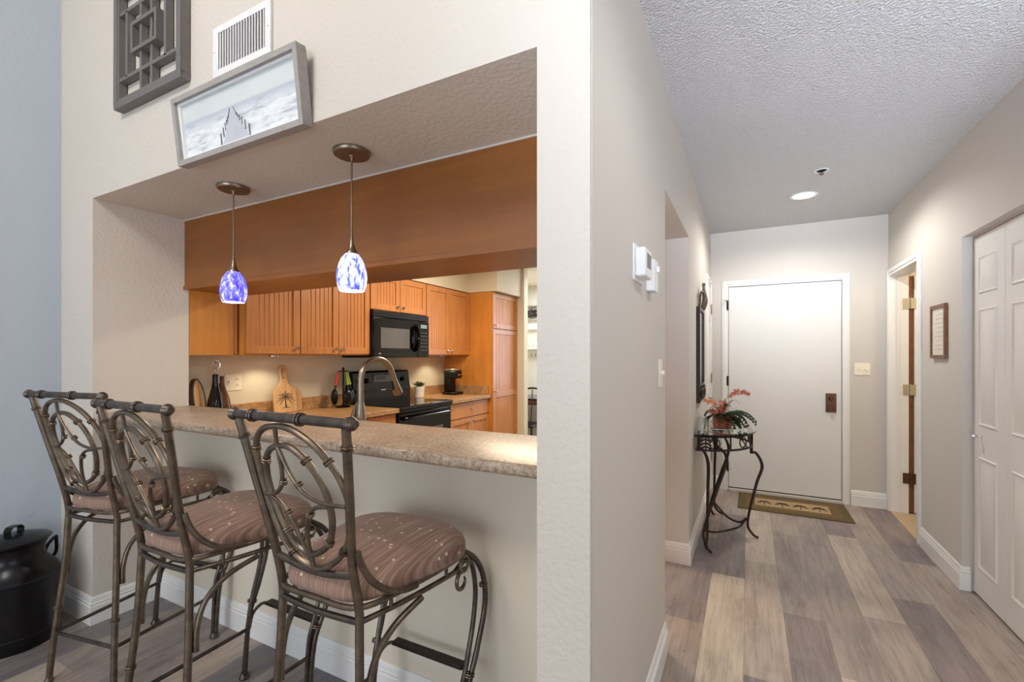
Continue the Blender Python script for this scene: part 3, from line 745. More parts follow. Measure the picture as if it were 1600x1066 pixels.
# utensil carousel
ux, uy = -3.06, 2.79
c = empty('utensil_carousel', (ux, uy, WT), 'black utensil carousel stand next to the range', 'stand')
m = MB(); m.lathe([(0, 0), (.06, 0), (.062, .006), (.05, .012), (.012, .018), (.008, .03), (.007, .31), (.012, .325), (.006, .34), (0, .34)], (0, 0, 0), 20)
m.build('pole', 'black_plastic', c)
m = MB(); m.torus((0, 0, .305), .042, .004)
for k in range(6):
    a = k*math.pi/3; m.tube([(0, 0, .305), (.045*math.cos(a), .045*math.sin(a), .305)], .003, 6, smoothpath=False)
m.build('hook_ring', 'black_plastic', c)
def utensil(name, ang, label, hm, kind):
    t = empty(name, (ux+.040*math.cos(R(ang)), uy+.040*math.sin(R(ang)), WT+.295), label, 'utensil', R(ang-90), 'kitchen utensils on the carousel')
    m = MB(); m.tube([(0, 0, .005), (0, .006, -.045), (0, .020, -.105)], [.008, .012, .016], 10); m.build('handle', hm, t)
    m = MB()
    if kind == 'ladle': m.tube([(0, .018, -.10), (0, .03, -.15)], .006, 8); m.sphere((0, .030, -.205), .046, 14, 10, (1, .62, 1.45))
    else:
        m.tube([(0, .018, -.10), (0, .03, -.15)], .006, 8)
        m.prism([(-.038, -.15), (-.022, -.135), (.022, -.135), (.038, -.15), (.042, -.27), (-.042, -.27)], (.0, .005), lambda u, v_, w: (u, .032+w, v_))
    m.build('head', 'black_plastic', t, bevel=0)
    return t
utensil('kitchen_utensil', -125, 'black ladle with orange handle hanging on the carousel', 'orange_plastic', 'ladle')
utensil('kitchen_utensil', -10, 'black spoon with green handle hanging on the carousel', 'green_plastic', 'ladle')
utensil('kitchen_utensil', 80, 'black scoop with lime handle hanging on the carousel nearest the range', 'lime_plastic', 'ladle')

# plant in white pot
c = empty('potted_succulent', (-3.07, 3.815, WT), 'small spiky succulent in a white pot beside the range', 'plant')
m = MB(); m.lathe([(0, .0), (.045, 0), (.05, .005), (.055, .115), (.052, .115), (.047, .10), (0, .10)], (0, 0, 0), 22); m.build('pot', 'white_ceramic', c)
m = MB()
for k in range(26):
    a = k*2.4; t = .3+.7*(k/26); L = .07+.03*random.random()
    p0 = Vector((0, 0, .10)); p2 = p0+Vector((math.cos(a)*L*t, math.sin(a)*L*t, L*(1.15-t*.75))); p1 = (p0+p2)/2+Vector((0, 0, .012))
    m.tube([p0, p1, p2], [.004, .006, .0008], 5, sub=3)
m.build('leaves', 'succulent', c)
# coffee maker
c = empty('coffee_maker', (-2.98, 4.30, WT), 'slim black single-cup coffee maker with silver top in the worktop corner', 'coffee maker')
m = MB(); m.box(-.085, .085, -.09, .09, 0, .03); m.build('base', 'black_plastic', c, bevel=.01)
m = MB(); m.box(-.085, .0, -.06, .06, .03, .25); m.build('water_tank', 'black_gloss', c, bevel=.01)
m = MB(); m.box(-.085, .085, -.065, .065, .18, .27); h_ = m.build('brew_head', 'black_plastic', c, bevel=.015)
m = MB(); m.box(-.08, .087, -.06, .06, .268, .292); m.build('silver_lid', 'nickel', h_, bevel=.01)
m = MB(); m.box(.085, .088, -.03, .03, .215, .232); m.build('badge', 'nickel', h_)

# outlets, switches
def plate(name, label, cat, loc, ax, w, h, inserts, mat='ivory', sgn=1):
    """ax: 'x' plate on plane x facing sgn*x (width along y); 'y' on plane y facing sgn*y"""
    c = empty(name, loc, label, cat)
    def bx(m, a0, a1, t0, t1, z0, z1):
        if ax == 'x': m.box(sgn*t0, sgn*t1, a0, a1, z0, z1)
        else: m.box(a0, a1, sgn*t0, sgn*t1, z0, z1)
        return m
    bx(MB(), -w/2, w/2, 0, .006, -h/2, h/2).build('cover_plate', mat, c, bevel=.002)
    for kind, a in inserts:
        if kind == 'toggle':
            bx(bx(MB(), a-.012, a+.012, .006, .0075, -.022, .022), a-.005, a+.005, .006, .020, -.004, .012).build('toggle', mat, c, bevel=.001)
        elif kind == 'knob':
            m = MB(); m.lathe([(0, sgn*.022), (.009, sgn*.021), (.011, sgn*.006)], (0, a, 0) if ax == 'x' else (a, 0, 0), 14, ax); m.build('dimmer_knob', mat, c)
        elif kind == 'outlet':
            for s_ in (-1, 1):
                o = bx(MB(), a-.017, a+.017, .006, .0078, s_*.021-.013, s_*.021+.013).build('socket', mat, c, bevel=.003)
                m = MB(); bx(m, a-.008, a-.005, .0078, .0083, s_*.021-.005, s_*.021+.006); bx(m, a+.005, a+.008, .0078, .0083, s_*.021-.005, s_*.021+.006); m.build('slots', 'ink', o)
    return c
plate('outlet_plate', 'ivory two-gang plate with switch and outlet on the kitchen wall', 'outlet', (KX, 1.945, 1.165), 'x', .118, .115, [('toggle', -.03), ('outlet', .028)])
plate('outlet_plate', 'single ivory outlet plate on the kitchen wall near the coffee maker', 'outlet', (KX, 4.385, 1.195), 'x', .072, .115, [('outlet', 0)])
plate('light_switch', 'ivory dimmer switch on the hallway wall below the thermostat', 'light switch', (HX+.002, 2.04, 1.276), 'x', .075, .118, [('knob', 0), ('toggle', 0)])
plate('light_switch', 'double ivory switch plate right of the entry door', 'light switch', (.915, EY, 1.232), 'y', .115, .108, [('toggle', -.026), ('knob', .026)], sgn=-1)
# puck lights
for y, lb in ((2.12, 'small round puck light under the wide-door cabinet'), (4.13, 'small round puck light under the cabinet near the pantry')):
    c = empty('puck_light', (-3.02, y, 1.354), lb, 'light', 0, 'under-cabinet puck lights')
    m = MB(); m.lathe([(0, 0), (.034, 0), (.034, -.010), (.026, -.012), (.026, -.009), (0, -.009)], (0, 0, 0), 20); m.build('housing', 'nickel', c)
    m = MB(); m.lathe([(0, -.0095), (.025, -.0095), (.025, -.011), (0, -.011)], (0, 0, 0), 20); m.build('lens', 'puck_glow', c)
    light('puck_lamp', 'SPOT', (-3.02, y, 1.335), 3.5, (1, .86, .62), .02, (0, 0, 0), None, 140, .5)

# ------------------------------------------------------------------ pendants
def pendant(x, y, shade, energy, label):
    c = empty('pendant_light', (x, y, SOF), label, 'pendant light', 0, 'pendant lights over the bar')
    m = MB(); m.lathe([(0, -.022), (.010, -.022), (.012, -.018), (.066, -.016), (.070, -.010), (.070, -.0005), (0, -.0005)], (0, 0, 0), 36); m.build('canopy', 'brushed_nickel', c)
    m = MB(); m.lathe([(0, -.04), (.005, -.038), (.007, -.022)], (0, 0, 0), 12); m.tube([(0, 0, -.02), (0, 0, -.315)], .0035, 8); m.build('rod', 'brushed_nickel', c)
    m = MB(); m.lathe([(.0035, -.300), (.005, -.335), (.009, -.362), (.017, -.385), (.026, -.398), (.026, -.402), (0, -.402)], (0, 0, 0), 20); m.build('socket_cap', 'brushed_nickel', c)
    m = MB(); pr = [(.026, -.400), (.038, -.415), (.049, -.440), (.056, -.470), (.0575, -.495), (.054, -.520), (.047, -.543), (.044, -.543), (.050, -.518), (.053, -.495)]
    m.lathe(pr, (0, 0, 0), 32); m.build('lamp_shade', shade, c, merge=True)
    m = MB(); m.lathe([(0, -.535), (.0455, -.537)], (0, 0, 0), 28); m.build('bulb', 'bulb', c)
    light('pendant_lamp', 'POINT', (x, y, SOF-.58), energy, (1, .93, .85), .035)
    return c
pendant(-1.367, 1.288, 'shade_white', 2.0, 'right pendant with bright white blue-streaked glass shade nearest the pillar')
pendant(-2.150, 1.305, 'shade_blue', 1.6, 'left pendant with deeper blue mottled glass shade')

# ------------------------------------------------------------------ bar stools
def build_stool():
    root = empty('bar_stool', (0, 0, 0), '', 'bar stool', 0, 'wrought metal bar stools at the bar')
    B = 'bronze'
    def bp(u, v, o=0):   # back plane
        return (u, -.19*v-o, .72+.982*v)
    def rings(m, pts):
        for p, t, r in pts:
            t = Vector(t).normalized(); p = Vector(p)
            for s_ in (-.0035, .0035): m.torus(p+t*s_, r, .0028, t, 14, 6)
        return m
    # cushion
    m = MB(); NS, NR = 44, 9; vs = []; fs = []
    def outline(a):
        ca, sa = math.cos(a), math.sin(a); y = .222+.235*(abs(sa)**(.62 if sa > 0 else .42))*(1 if sa > 0 else -1)
        w = .160+.078*min(1, max(0, (y+.01)/.36)); w -= .0
        x = w*(abs(ca)**(.62 if sa > 0 else .42))*(1 if ca > 0 else -1); return x, y
    prof = [(.95, .722), (.985, .725), (1.0, .740), (.997, .756), (.97, .772), (.88, .790), (.68, .805), (.35, .813)]
    for s_, z in prof:
        for k in range(NS):
            x, y = outline(2*math.pi*k/NS); vs.append((x*s_, .225+(y-.225)*s_, z))
    for i in range(len(prof)-1):
        for k in range(NS): fs.append((i*NS+k, i*NS+(k+1) % NS, (i+1)*NS+(k+1) % NS, (i+1)*NS+k))
    vs.append((0, .225, .815)); c_ = len(vs)-1
    for k in range(NS): fs.append(((len(prof)-1)*NS+k, (len(prof)-1)*NS+(k+1) % NS, c_))
    fs.append(tuple(range(NS-1, -1, -1)))
    m._add(vs, fs, True); m.build('seat_cushion', 'seat_fabric', root, sharp=60)
    # top rail
    m = MB(); a, b = bp(-.215, .485), bp(.215, .485)
    m.tube([a, b], .0125, 14, smoothpath=False)
    tr = m.build('top_rail', 'bronze_dark', root)
    for s_ in (-1, 1):
        m = MB()
        for k, (d_, r_) in enumerate(((.0, .0165), (.007, .0185), (.014, .0165))):
            m.torus((s_*(.206+d_), a[1], a[2]), r_-.006, .0055, (1, 0, 0), 16, 6)
        m.lathe([(0, .0), (.009, .001), (.013, -.004)] if s_ > 0 else [(0, .0), (.009, -.001), (.013, .004)], (s_*.229, a[1], a[2]), 14, 'x')
        m.build('end_cap', 'bronze_dark', tr)
    for x_ in (-.135, .045):
        m = MB()
        for d_ in (-.005, .005): m.torus((x_+d_, a[1], a[2]), .0135, .004, (1, 0, 0), 16, 6)
        m.build('collar', 'bronze_dark', tr)
    for s_ in (-1, 1):
        # rear leg running up into the back post
        m = MB(); pts = [(s_*.19, -.04, .012), (s_*.176, -.028, .2), (s_*.155, -.008, .45), (s_*.146, 0, .64), (s_*.144, 0, .72), bp(s_*.146, .12), bp(s_*.172, .30), bp(s_*.197, .475)]
        m.tube(pts, .0113, 12); lg = m.build('leg', B, root)
        for q_ in ((bp(s_*.190, .425), Vector(bp(s_*.2, .47))-Vector(bp(s_*.18, .36)), .0133), ((s_*.168, -.020, .30), (s_*-.1, .07, 1), .0133)): rings(MB(), [q_]).build('collar', 'gold_ring', lg)
        m = MB(); m.lathe([(0, 0), (.014, 0), (.016, .006), (.012, .016), (.010, .022)], (s_*.19, -.04, 0), 14); m.build('foot_cap', 'bronze_dark', lg)
        # front leg: doubled rod with a forward bow
        m = MB()
        m.tube([(s_*.19, .405, .715), (s_*.203, .455, .675), (s_*.212, .495, .60), (s_*.214, .502, .50), (s_*.207, .462, .37), (s_*.20, .412, .24), (s_*.20, .39, .012)], .0095, 12)
        m.tube([(s_*.196, .345, .672), (s_*.199, .40, .690), (s_*.198, .445, .655), (s_*.197, .468, .56), (s_*.194, .455, .45), (s_*.190, .420, .33), (s_*.184, .40, .24), (s_*.186, .385, .012)], .0085, 10)
        fl = m.build('leg', 'bronze_dark', root)
        for q_ in (((s_*.209, .500, .57), (0, .1, 1), .0125), ((s_*.199, .425, .305), (0, .35, 1), .0165)): rings(MB(), [q_]).build('collar', 'gold_ring', fl)
        m = MB(); m.lathe([(0, 0), (.019, 0), (.021, .006), (.016, .016), (.012, .024)], (s_*.194, .388, 0), 14); m.build('foot_cap', 'bronze_dark', fl)
        # curl where the front leg meets the seat rail
        m = MB(); cp = []
        for k in range(11):
            a_ = R(130-k*34); r_ = .038-.0023*k; cp.append((s_*.198, .385-r_*math.cos(a_)*1.0, .630+r_*math.sin(a_)))
        m.tube(cp, [.0065]*8+[.005, .004, .003], 8); m.torus((s_*.204, .388, .684), .024, .0055, (1, 0, 0), 16, 6); m.build('leg_curl', B, root)
        # arched brace from the rear leg to the side rail
        m = MB(); m.tube([(s_*.163, .010, .435), (s_*.163, .013, .51), (s_*.168, .036, .583), (s_*.178, .095, .637), (s_*.187, .195, .664)], .0088, 10); m.build('arch_brace', B, root)
        # short curved arm from post to seat
        m = MB(); m.tube([(s_*.160, -.022, .872), (s_*.168, -.012, .832), (s_*.180, .012, .787), (s_*.196, .050, .753), (s_*.207, .095, .736), (s_*.213, .140, .730)], .0088, 10); m.build('arm_rod', B, root)
        # lower side rail with spacers, low stretcher
        m = MB(); m.tube([(s_*.146, 0, .683), (s_*.172, .12, .680), (s_*.190, .25, .677), (s_*.197, .345, .674)], .0075, 10)
        for y_, x_ in ((.09, .168), (.30, .197)): m.tube([(s_*x_, y_, .682), (s_*x_, y_, .722)], .0055, 8)
        m.build('side_rail', B, root)
        m = MB(); m.tube([(s_*.176, -.028, .2), (s_*.19, .395, .2)], .0075, 10, smoothpath=False); m.build('stretcher', 'bronze_dark', root)
        # footrest bracket
        m = MB(); m.tube([(s_*.188, .405, .20), (s_*.186, .418, .255), (s_*.172, .445, .287), (s_*.150, .462, .292)], .0065, 8); m.build('footrest_bracket', 'bronze_dark', root)
    m = MB(); m.tube([(-.176, -.028, .2), (.176, -.028, .2)], .0075, 10, smoothpath=False); m.build('stretcher', 'bronze_dark', root)
    m = MB(); m.box(-.152, .152, .448, .484, .288, .300); m.build('footrest_plate', 'iron', root, bevel=.002)
    # seat frame
    m = MB(); pts = [(-.144, 0, .72), (-.185, .13, .72), (-.205, .27, .72), (-.200, .385, .718), (-.13, .435, .718), (0, .445, .718), (.13, .435, .718), (.200, .385, .718), (.205, .27, .72), (.185, .13, .72), (.144, 0, .72), (0, -.010, .716)]
    m.tube(pts, .0078, 10, True); m.build('seat_frame', B, root)
    m = MB(); m.tube([(-.146, 0, .683), (0, -.008, .681), (.146, 0, .683)], .0085, 10); m.build('rear_rail', 'bronze_dark', root)
    m = MB(); m.tube([bp(-.14, .086), bp(-.04, .070), bp(.04, .070), bp(.14, .086)], .0095, 10); m.build('back_crossbar', 'bronze_dark', root)
    # back scrollwork
    outer = [(-.055, .462), (-.100, .452), (-.130, .430), (-.146, .395), (-.148, .345), (-.141, .280), (-.127, .210), (-.104, .146), (-.072, .108), (-.034, .086), (.005, .078), (.045, .088), (.088, .115), (.124, .150), (.152, .196), (.166, .245), (.166, .294), (.151, .343), (.121, .384), (.081, .420), (.034, .446), (-.010, .460)]
    inner = [(-.057, .409), (-.094, .393), (-.114, .364), (-.122, .320), (-.117, .270), (-.102, .218), (-.080, .171), (-.055, .137), (-.026, .121), (.006, .118), (.042, .134), (.076, .164), (.096, .209), (.101, .255), (.092, .304), (.071, .345), (.041, .378), (.005, .402), (-.024, .411)]
    Cc = [(-.050, .458), (-.054, .409), (-.052, .355), (-.060, .310), (-.081, .283), (-.109, .270), (-.138, .268)]
    D = [(-.054, .409), (-.041, .375), (-.025, .340), (-.002, .309), (.032, .284), (.085, .272), (.160, .276)]
    E_ = [(-.128, .270), (-.092, .254), (-.062, .225), (-.040, .184), (-.020, .143), (-.007, .118), (.006, .082)]
    F = [(.098, .266), (.052, .256), (.022, .232), (.006, .190), (.000, .143), (.003, .108), (.006, .082)]
    def br(pts, i):
        p = Vector(bp(*pts[i])); q = Vector(bp(*pts[(i+1) % len(pts)])); p0 = Vector(bp(*pts[i-1])); return p, (q-p0)
    for nm, pts, r_, cl, cols in (('oval_ring', outer, .0085, True, (3, 8, 13, 18)), ('oval_ring', inner, .0085, True, (2, 6, 11, 16)), ('scroll', Cc, .0058, False, (3,)), ('scroll', D, .0055, False, (3,)), ('scroll', E_, .0055, False, (2,)), ('scroll', F, .0058, False, (2,))):
        o_ = .004 if nm == 'scroll' else 0
        m = MB(); m.tube([bp(u, v, o_) for u, v in pts], r_, 10, cl); ob = m.build(nm, B, root)
        for i in cols:
            p, t = br(pts, i); rings(MB(), [(p, t, r_+.0022)]).build('collar', 'gold_ring', ob)
    return root
st = build_stool()
spots = [(-1.0085, .837, .3, 'bar stool nearest the pillar, its seat fully in view'),
         (-1.680, .795, 0, 'middle bar stool of the three at the bar'),
         (-2.395, .872, 10.5, 'bar stool in the back left corner beside the black milk can')]
for i, (x, y, a, lb) in enumerate(spots):
    s_ = st if i == 0 else copy_tree(st)
    s_.location = (x, y, 0); s_.rotation_euler.z = R(a); s_['label'] = 'bronze metal '+lb

# ------------------------------------------------------------------ milk can
c = empty('milk_can', (-3.085, .835, 0), 'black metal milk can with domed lid standing by the blue wall', 'milk can', R(-60))
m = MB(); m.lathe([(0, 0), (.155, 0), (.158, .006), (.158, .055), (.162, .058), (.162, .064), (.158, .067), (.160, .30), (.163, .303), (.163, .309), (.158, .312), (.150, .335), (.128, .365), (.110, .385), (.104, .42), (.108, .445), (.118, .468), (.121, .470), (.121, .474), (.0, .474)], (0, 0, 0), 44); m.build('body', 'can_paint', c)
m = MB(); m.lathe([(.122, .474), (.130, .480), (.124, .486), (.105, .492), (.08, .500), (.05, .506), (0, .507)], (0, 0, 0), 44); ld = m.build('lid', 'can_paint', c)
m = MB()
for s_ in (0,):
    n = 12; vs = []
    pp = [(-.030, .505), (-.033, .530), (-.022, .545), (.0, .548), (.022, .545), (.033, .530), (.030, .505)]
    for u, z in pp:
        for y_ in (-.016, .016): vs.append((u, y_, z))
    for u, z in pp:
        for y_ in (-.016, .016): vs.append((u*.9, y_, z-.004))
    fs = []
    for i in range(len(pp)-1): fs += [(2*i, 2*i+1, 2*i+3, 2*i+2), (14+2*i, 14+2*i+2, 14+2*i+3, 14+2*i+1), (2*i, 2*i+2, 14+2*i+2, 14+2*i), (2*i+1, 14+2*i+1, 14+2*i+3, 2*i+3)]
    m._add(vs, fs, True)
m.lathe([(.0, .511), (.03, .510), (.034, .505)], (0, 0, 0), 16); m.build('lid_grip', 'can_paint', ld)
for a in (0, 180):
    m = MB(); ca = math.cos(R(a))
    m.tube([(ca*.145, 0, .345), (ca*.165, 0, .39), (ca*.205, 0, .415), (ca*.210, 0, .40), (ca*.208, 0, .335), (ca*.165, 0, .305)], .0075, 8, sub=4); m.build('handle', 'can_paint', c)

# ------------------------------------------------------------------ wall decor over the bar
# lattice panel
c = empty('lattice_wall_art', (-2.335, FW, 2.77), 'square grey wooden lattice panel high on the cream wall', 'wall decor'); cx, cz = -2.335, 2.77
m = MB(); Hh = .280; F0, F1 = -.040, -.001
m.box(-Hh, Hh, F0, F1, -Hh, -Hh+.030).box(-Hh, Hh, F0, F1, Hh-.030, Hh).box(-Hh, -Hh+.030, F0, F1, -Hh+.03, Hh-.03).box(Hh-.030, Hh, F0, F1, -Hh+.03, Hh-.03); m.build('outer_frame', 'grey_paint', c, bevel=.002)
m = MB(); q = .250; m.box(-q, q, -.036, -.004, -q, -q+.012).box(-q, q, -.036, -.004, q-.012, q).box(-q, -q+.012, -.036, -.004, -q+.012, q-.012).box(q-.012, q, -.036, -.004, -q+.012, q-.012); m.build('inner_frame', 'grey_paint', c, bevel=.001)
m = MB(); t = .0085
for z_ in (-.150, .150): m.box(-.238, .238, -.034, -.006, z_-t, z_+t)
for x_ in (-.052, .038): m.box(x_-t, x_+t, -.033, -.006, -.238, .238)
for x_ in (-.174, .150): m.box(x_-t, x_+t, -.034, -.006, -.150, .150)
for x_ in (-.107, .093): m.box(x_-t, x_+t, -.044, -.006, -.068, .068)
for z_ in (-.060, .060): m.box(-.107+t, .093-t, -.044, -.006, z_-t, z_+t)
m.build('lattice_bars', 'grey_paint', c, bevel=.001)
# air vent
c = empty('air_vent', (-1.705, FW, 2.546), 'white slatted air return grille above the ocean picture', 'vent')
m = MB(); a, b = .177, .098
m.box(-a, a, -.010, -.0005, -b, -b+.026).box(-a, a, -.010, -.0005, b-.026, b).box(-a, -a+.035, -.010, -.0005, -b+.026, b-.026).box(a-.032, a, -.010, -.0005, -b+.026, b-.026)
for sx in (-1, 1): m.sphere((sx*(a-.012), -.011, 0), .004, 8, 6)
m.build('frame', 'vent_white', c, bevel=.002)
m = MB(); m.box(-a+.035, a-.032, -.0012, -.0005, -b+.026, b-.026); m.build('duct_backing', 'vent_dark', c)
m = MB()
for k in range(17):
    x_ = -a+.046+k*(2*a-.088)/16; m.box(x_-.0028, x_+.0028, -.0085, -.004, -b+.026, b-.026)
m.build('slats', 'vent_white', c)
# ocean picture, leaning slightly forward
c = empty('ocean_picture', (-1.692, FW-.001, 2.128), 'long framed print of a pier running into the ocean', 'picture'); c.rotation_euler = (R(6.5), 0, 0)
w_, h_ = .376, .262; D_ = -.040
m = MB(); fr = .020
m.box(-w_, w_, D_, 0, 0, fr).box(-w_, w_, D_, 0, h_-fr, h_).box(-w_, -w_+fr, D_, 0, fr, h_-fr).box(w_-fr, w_, D_, 0, fr, h_-fr); m.build('frame', 'grey_wood', c, bevel=.001)
m = MB(); m.box(-w_+fr, w_-fr, -.026, -.004, fr, fr+.012).box(-w_+fr, -w_+fr+.014, -.026, -.004, fr+.012, h_-fr).box(w_-fr-.014, w_-fr, -.026, -.004, fr+.012, h_-fr).box(-w_+fr+.014, w_-fr-.014, -.026, -.004, h_-fr-.010, h_-fr); m.build('mat_liner', 'white_plastic', c)
m = MB(); m.box(-w_+fr+.014, w_-fr-.014, -.016, -.006, fr+.012, h_-fr-.01); pc = m.build('print', 'seascape', c)
# pier in the print
m = MB(); m.prism([(-.100, .034), (.066, .034), (-.022, .148), (-.034, .148)], (-.0166, -.016), lambda u, v_, w: (u, w, v_)); m.build('pier_deck', 'pier_grey', pc)
m = MB()
for k in range(7):
    u = 1-.74**k; h0 = .040*(1-u)+.005
    for s0, s1 in ((-.108, -.036), (.066, -.020)):
        x_ = s0+(s1-s0)*u; z_ = .034+.112*u; m.box(x_-.0030*(1-u)-.0007, x_+.0030*(1-u)+.0007, -.0172, -.0166, z_, z_+h0)
m.tube([(-.064, -.0168, .110), (-.048, -.0168, .136), (-.038, -.0168, .157)], .0014, 5); m.tube([(.014, -.0168, .112), (-.006, -.0168, .137), (-.018, -.0168, .157)], .0014, 5)
m.build('pier_posts', 'pier_post', pc)

# ------------------------------------------------------------------ thermostat and sensor on the hall wall
c = empty('thermostat', (HX+.002, 1.60, 1.665), 'white thermostat with grey display on the hallway wall', 'thermostat')
m = MB(); m.box(0, .006, -.085, .06, -.062, .060); m.build('wall_plate', 'white_plastic', c, bevel=.003)
m = MB(); m.box(.006, .040, -.072, .042, -.050, .046); bd = m.build('case', 'white_plastic', c, bevel=.006)
m = MB(); m.box(.040, .0412, -.040, .022, -.018, .030); m.build('display', 'screen_grey', bd)
c = empty('wall_sensor', (HX+.002, 1.80, 1.65), 'small white wall control mounted just beyond the thermostat', 'control')
m = MB(); m.box(0, .030, -.052, .030, -.056, .062); bd = m.build('case', 'white_plastic', c, bevel=.003)
m = MB(); m.box(.030, .040, -.010, .012, .018, .040); m.build('slider', 'white_plastic', bd, bevel=.002)

# ------------------------------------------------------------------ mirror on the hall wall
c = empty('wall_mirror', (HX, 3.84, 1.0), 'narrow dark metal framed mirror with ornate top hung on the hallway wall', 'mirror')
m = MB(); y0, y1 = -.20, .20
m.box(.002, .026, y0, y0+.035, 0, .72).box(.002, .026, y1-.035, y1, 0, .72).box(.002, .026, y0+.035, y1-.035, 0, .14).box(.002, .026, y0+.035, y1-.035, .69, .72)
m.build('frame', 'iron', c, bevel=.003)
m = MB(); m.box(.003, .014, y0+.035, y1-.035, .14, .69); m.build('mirror_glass', 'chrome', c)
m = MB()
for k in range(4):
    yy = y0+.07+k*.087; m.torus((.030, yy, .07), .032, .006, (1, 0, 0), 16, 6); m.tube([(.030, yy, .02), (.034, yy+.02, .06), (.030, yy, .12)], .005, 6)
m.build('lower_scrollwork', 'iron', c)
m = MB()
m.tube([(.02, y0+.02, .72), (.03, y0+.03, .82), (.035, -.05, .85), (.035, 0, .90), (.035, .05, .85), (.03, y1-.03, .82), (.02, y1-.02, .72)], .008, 8)
for yy in (-.10, -.05, 0, .05, .10): m.tube([(.030, yy, .72), (.045, yy*.9, .78), (.04, yy*.6, .84), (.035, yy*.3, .88)], [.008, .014, .011, .004], 8)
m.sphere((.035, 0, .905), .014); m.build('crest', 'bronze', c)

# ------------------------------------------------------------------ framed calendar-like picture on right wall
c = empty('small_picture', (RX, 3.87, 1.335), 'small brown framed picture with pale sheet on the right hallway wall', 'picture')
m = MB(); a = .127; H_ = .345; m.box(-.018, -.001, -a, a, 0, .02).box(-.018, -.001, -a, a, H_-.02, H_).box(-.018, -.001, -a, -a+.02, .02, H_-.02).box(-.018, -.001, a-.02, a, .02, H_-.02); m.build('frame', 'walnut_frame', c, bevel=.002)
m = MB(); m.box(-.009, -.001, -a+.02, a-.02, .02, H_-.02); pg = m.build('sheet', 'paper', c)
m = MB()
for k in range(9): m.box(-.0097, -.009, -.07, .07-.02*(k % 3), .055+k*.028, .0585+k*.028)
m.build('text_lines', 'basket_grey', pg)

# ------------------------------------------------------------------ ceiling fittings
c = empty('recessed_light', (.387, 4.19, HC), 'round recessed downlight glowing in the hallway ceiling', 'light')
m = MB(); m.lathe([(.092, -.001), (.095, -.005), (.088, -.008), (.074, -.006), (.072, -.001)], (0, 0, 0), 36); m.build('trim_ring', 'white_plastic', c)
m = MB(); m.lathe([(0, -.004), (.073, -.0035)], (0, 0, 0), 36); m.build('lens', 'bulb', c)
c = empty('fire_sprinkler', (.442, 3.685, HC), 'small fire sprinkler head with dark recess in the hallway ceiling', 'sprinkler')
m = MB(); m.lathe([(.044, -.0005), (.046, -.004), (.040, -.006), (.030, -.003), (.030, -.0005)], (0, 0, 0), 28); m.build('escutcheon', 'white_plastic', c)
m = MB(); m.lathe([(0, -.002), (.030, -.002)], (0, 0, 0), 24); m.build('recess', 'dark_gap', c)
m = MB(); m.tube([(0, 0, -.002), (0, 0, -.016)], .006, 8); m.tube([(-.010, 0, -.004), (-.012, 0, -.018), (0, 0, -.026), (.012, 0, -.018), (.010, 0, -.004)], .002, 6); m.lathe([(0, -.026), (.012, -.026), (.012, -.028), (0, -.028)], (0, 0, 0), 12); m.build('deflector', 'iron', c)

# ------------------------------------------------------------------ door mat
c = empty('door_mat', (.345, 4.775, 0), 'brown door mat with palm trees before the entry door', 'mat')
m = MB(); m.box(-.425, .425, -.257, .257, .001, .008); m.build('border', 'rug_olive', c, bevel=.002)
m = MB(); m.box(-.365, .365, -.205, .205, .008, .0092); m.build('inner_band', 'rug_brown', c)
m = MB(); m.box(-.285, .285, -.115, .115, .0092, .0100); fd = m.build('field', 'rug_tan', c)
m = MB()
for k, x_ in enumerate((-.21, -.07, .07, .21)):
    m.box(x_-.004, x_+.004, -.085, .02, .0100, .0106)
    for a in range(-30, 211, 40):
        L = .07; ps = []
        for q_ in range(5):
            u = q_/4; ps.append((x_+L*u*math.cos(R(a)), .02+L*u*math.sin(R(a))*.9-.05*u*u))
        wv = [.004, .010, .011, .008, .001]; vs = []
        for (px_, py_), ww in zip(ps, wv): vs += [(px_-ww*math.sin(R(a)), py_+ww*math.cos(R(a)), .0106), (px_+ww*math.sin(R(a)), py_-ww*math.cos(R(a)), .0106)]
        m._add(vs, [(2*i, 2*i+1, 2*i+3, 2*i+2) for i in range(4)], False)
m.build('palm_motif', 'rug_dark', fd)

# ------------------------------------------------------------------ console table
TX, TY = HX+.004, 3.83
c = empty('console_table', (TX, TY, 0), 'half-round dark iron console table with glass top against the hallway wall', 'table')
m = MB(); TZ = .795; n = 30
def dem(rx, ry, k, n_=30): a = -math.pi/2+math.pi*k/n_; return (rx*math.cos(a), ry*math.sin(a))
pts = [dem(.395, .42, k) for k in range(n+1)]; pts = [(max(.004, x_), y_) for x_, y_ in pts]
m.prism(pts, (TZ, TZ+.008), lambda u, v_, w: (u, v_, w)); m.build('glass_top', 'table_glass', c)
m = MB()
for z_, rr in ((TZ-.009, .009), (TZ-.105, .008)):
    m.tube([(max(.012, dem(.365, .385, k)[0]), dem(.365, .385, k)[1], z_) for k in range(n+1)], rr, 8); m.tube([(.012, -.385, z_), (.012, .385, z_)], rr, 8, smoothpath=False)
ap = m.build('apron_frame', 'iron', c)
for k in range(n):
    a = -math.pi/2+math.pi*(k+.5)/n; x_, y_ = .365*math.cos(a), .385*math.sin(a)
    if x_ < .02: continue
    m = MB()
    if k % 6 == 0: m.tube([(x_, y_, TZ-.105), (x_, y_, TZ-.01)], .006, 6); m.build('apron_post', 'iron', ap)
    elif k % 6 == 3:
        m.torus((x_, y_, TZ-.057), .036, .0045, (math.cos(a), math.sin(a), 0), 18, 6)
        tx, ty = -math.sin(a), math.cos(a)
        m.tube([(x_-tx*.05, y_-ty*.05, TZ-.015), (x_, y_, TZ-.05), (x_+tx*.05, y_+ty*.05, TZ-.10)], .0045, 6); m.build('scroll', 'iron', ap)
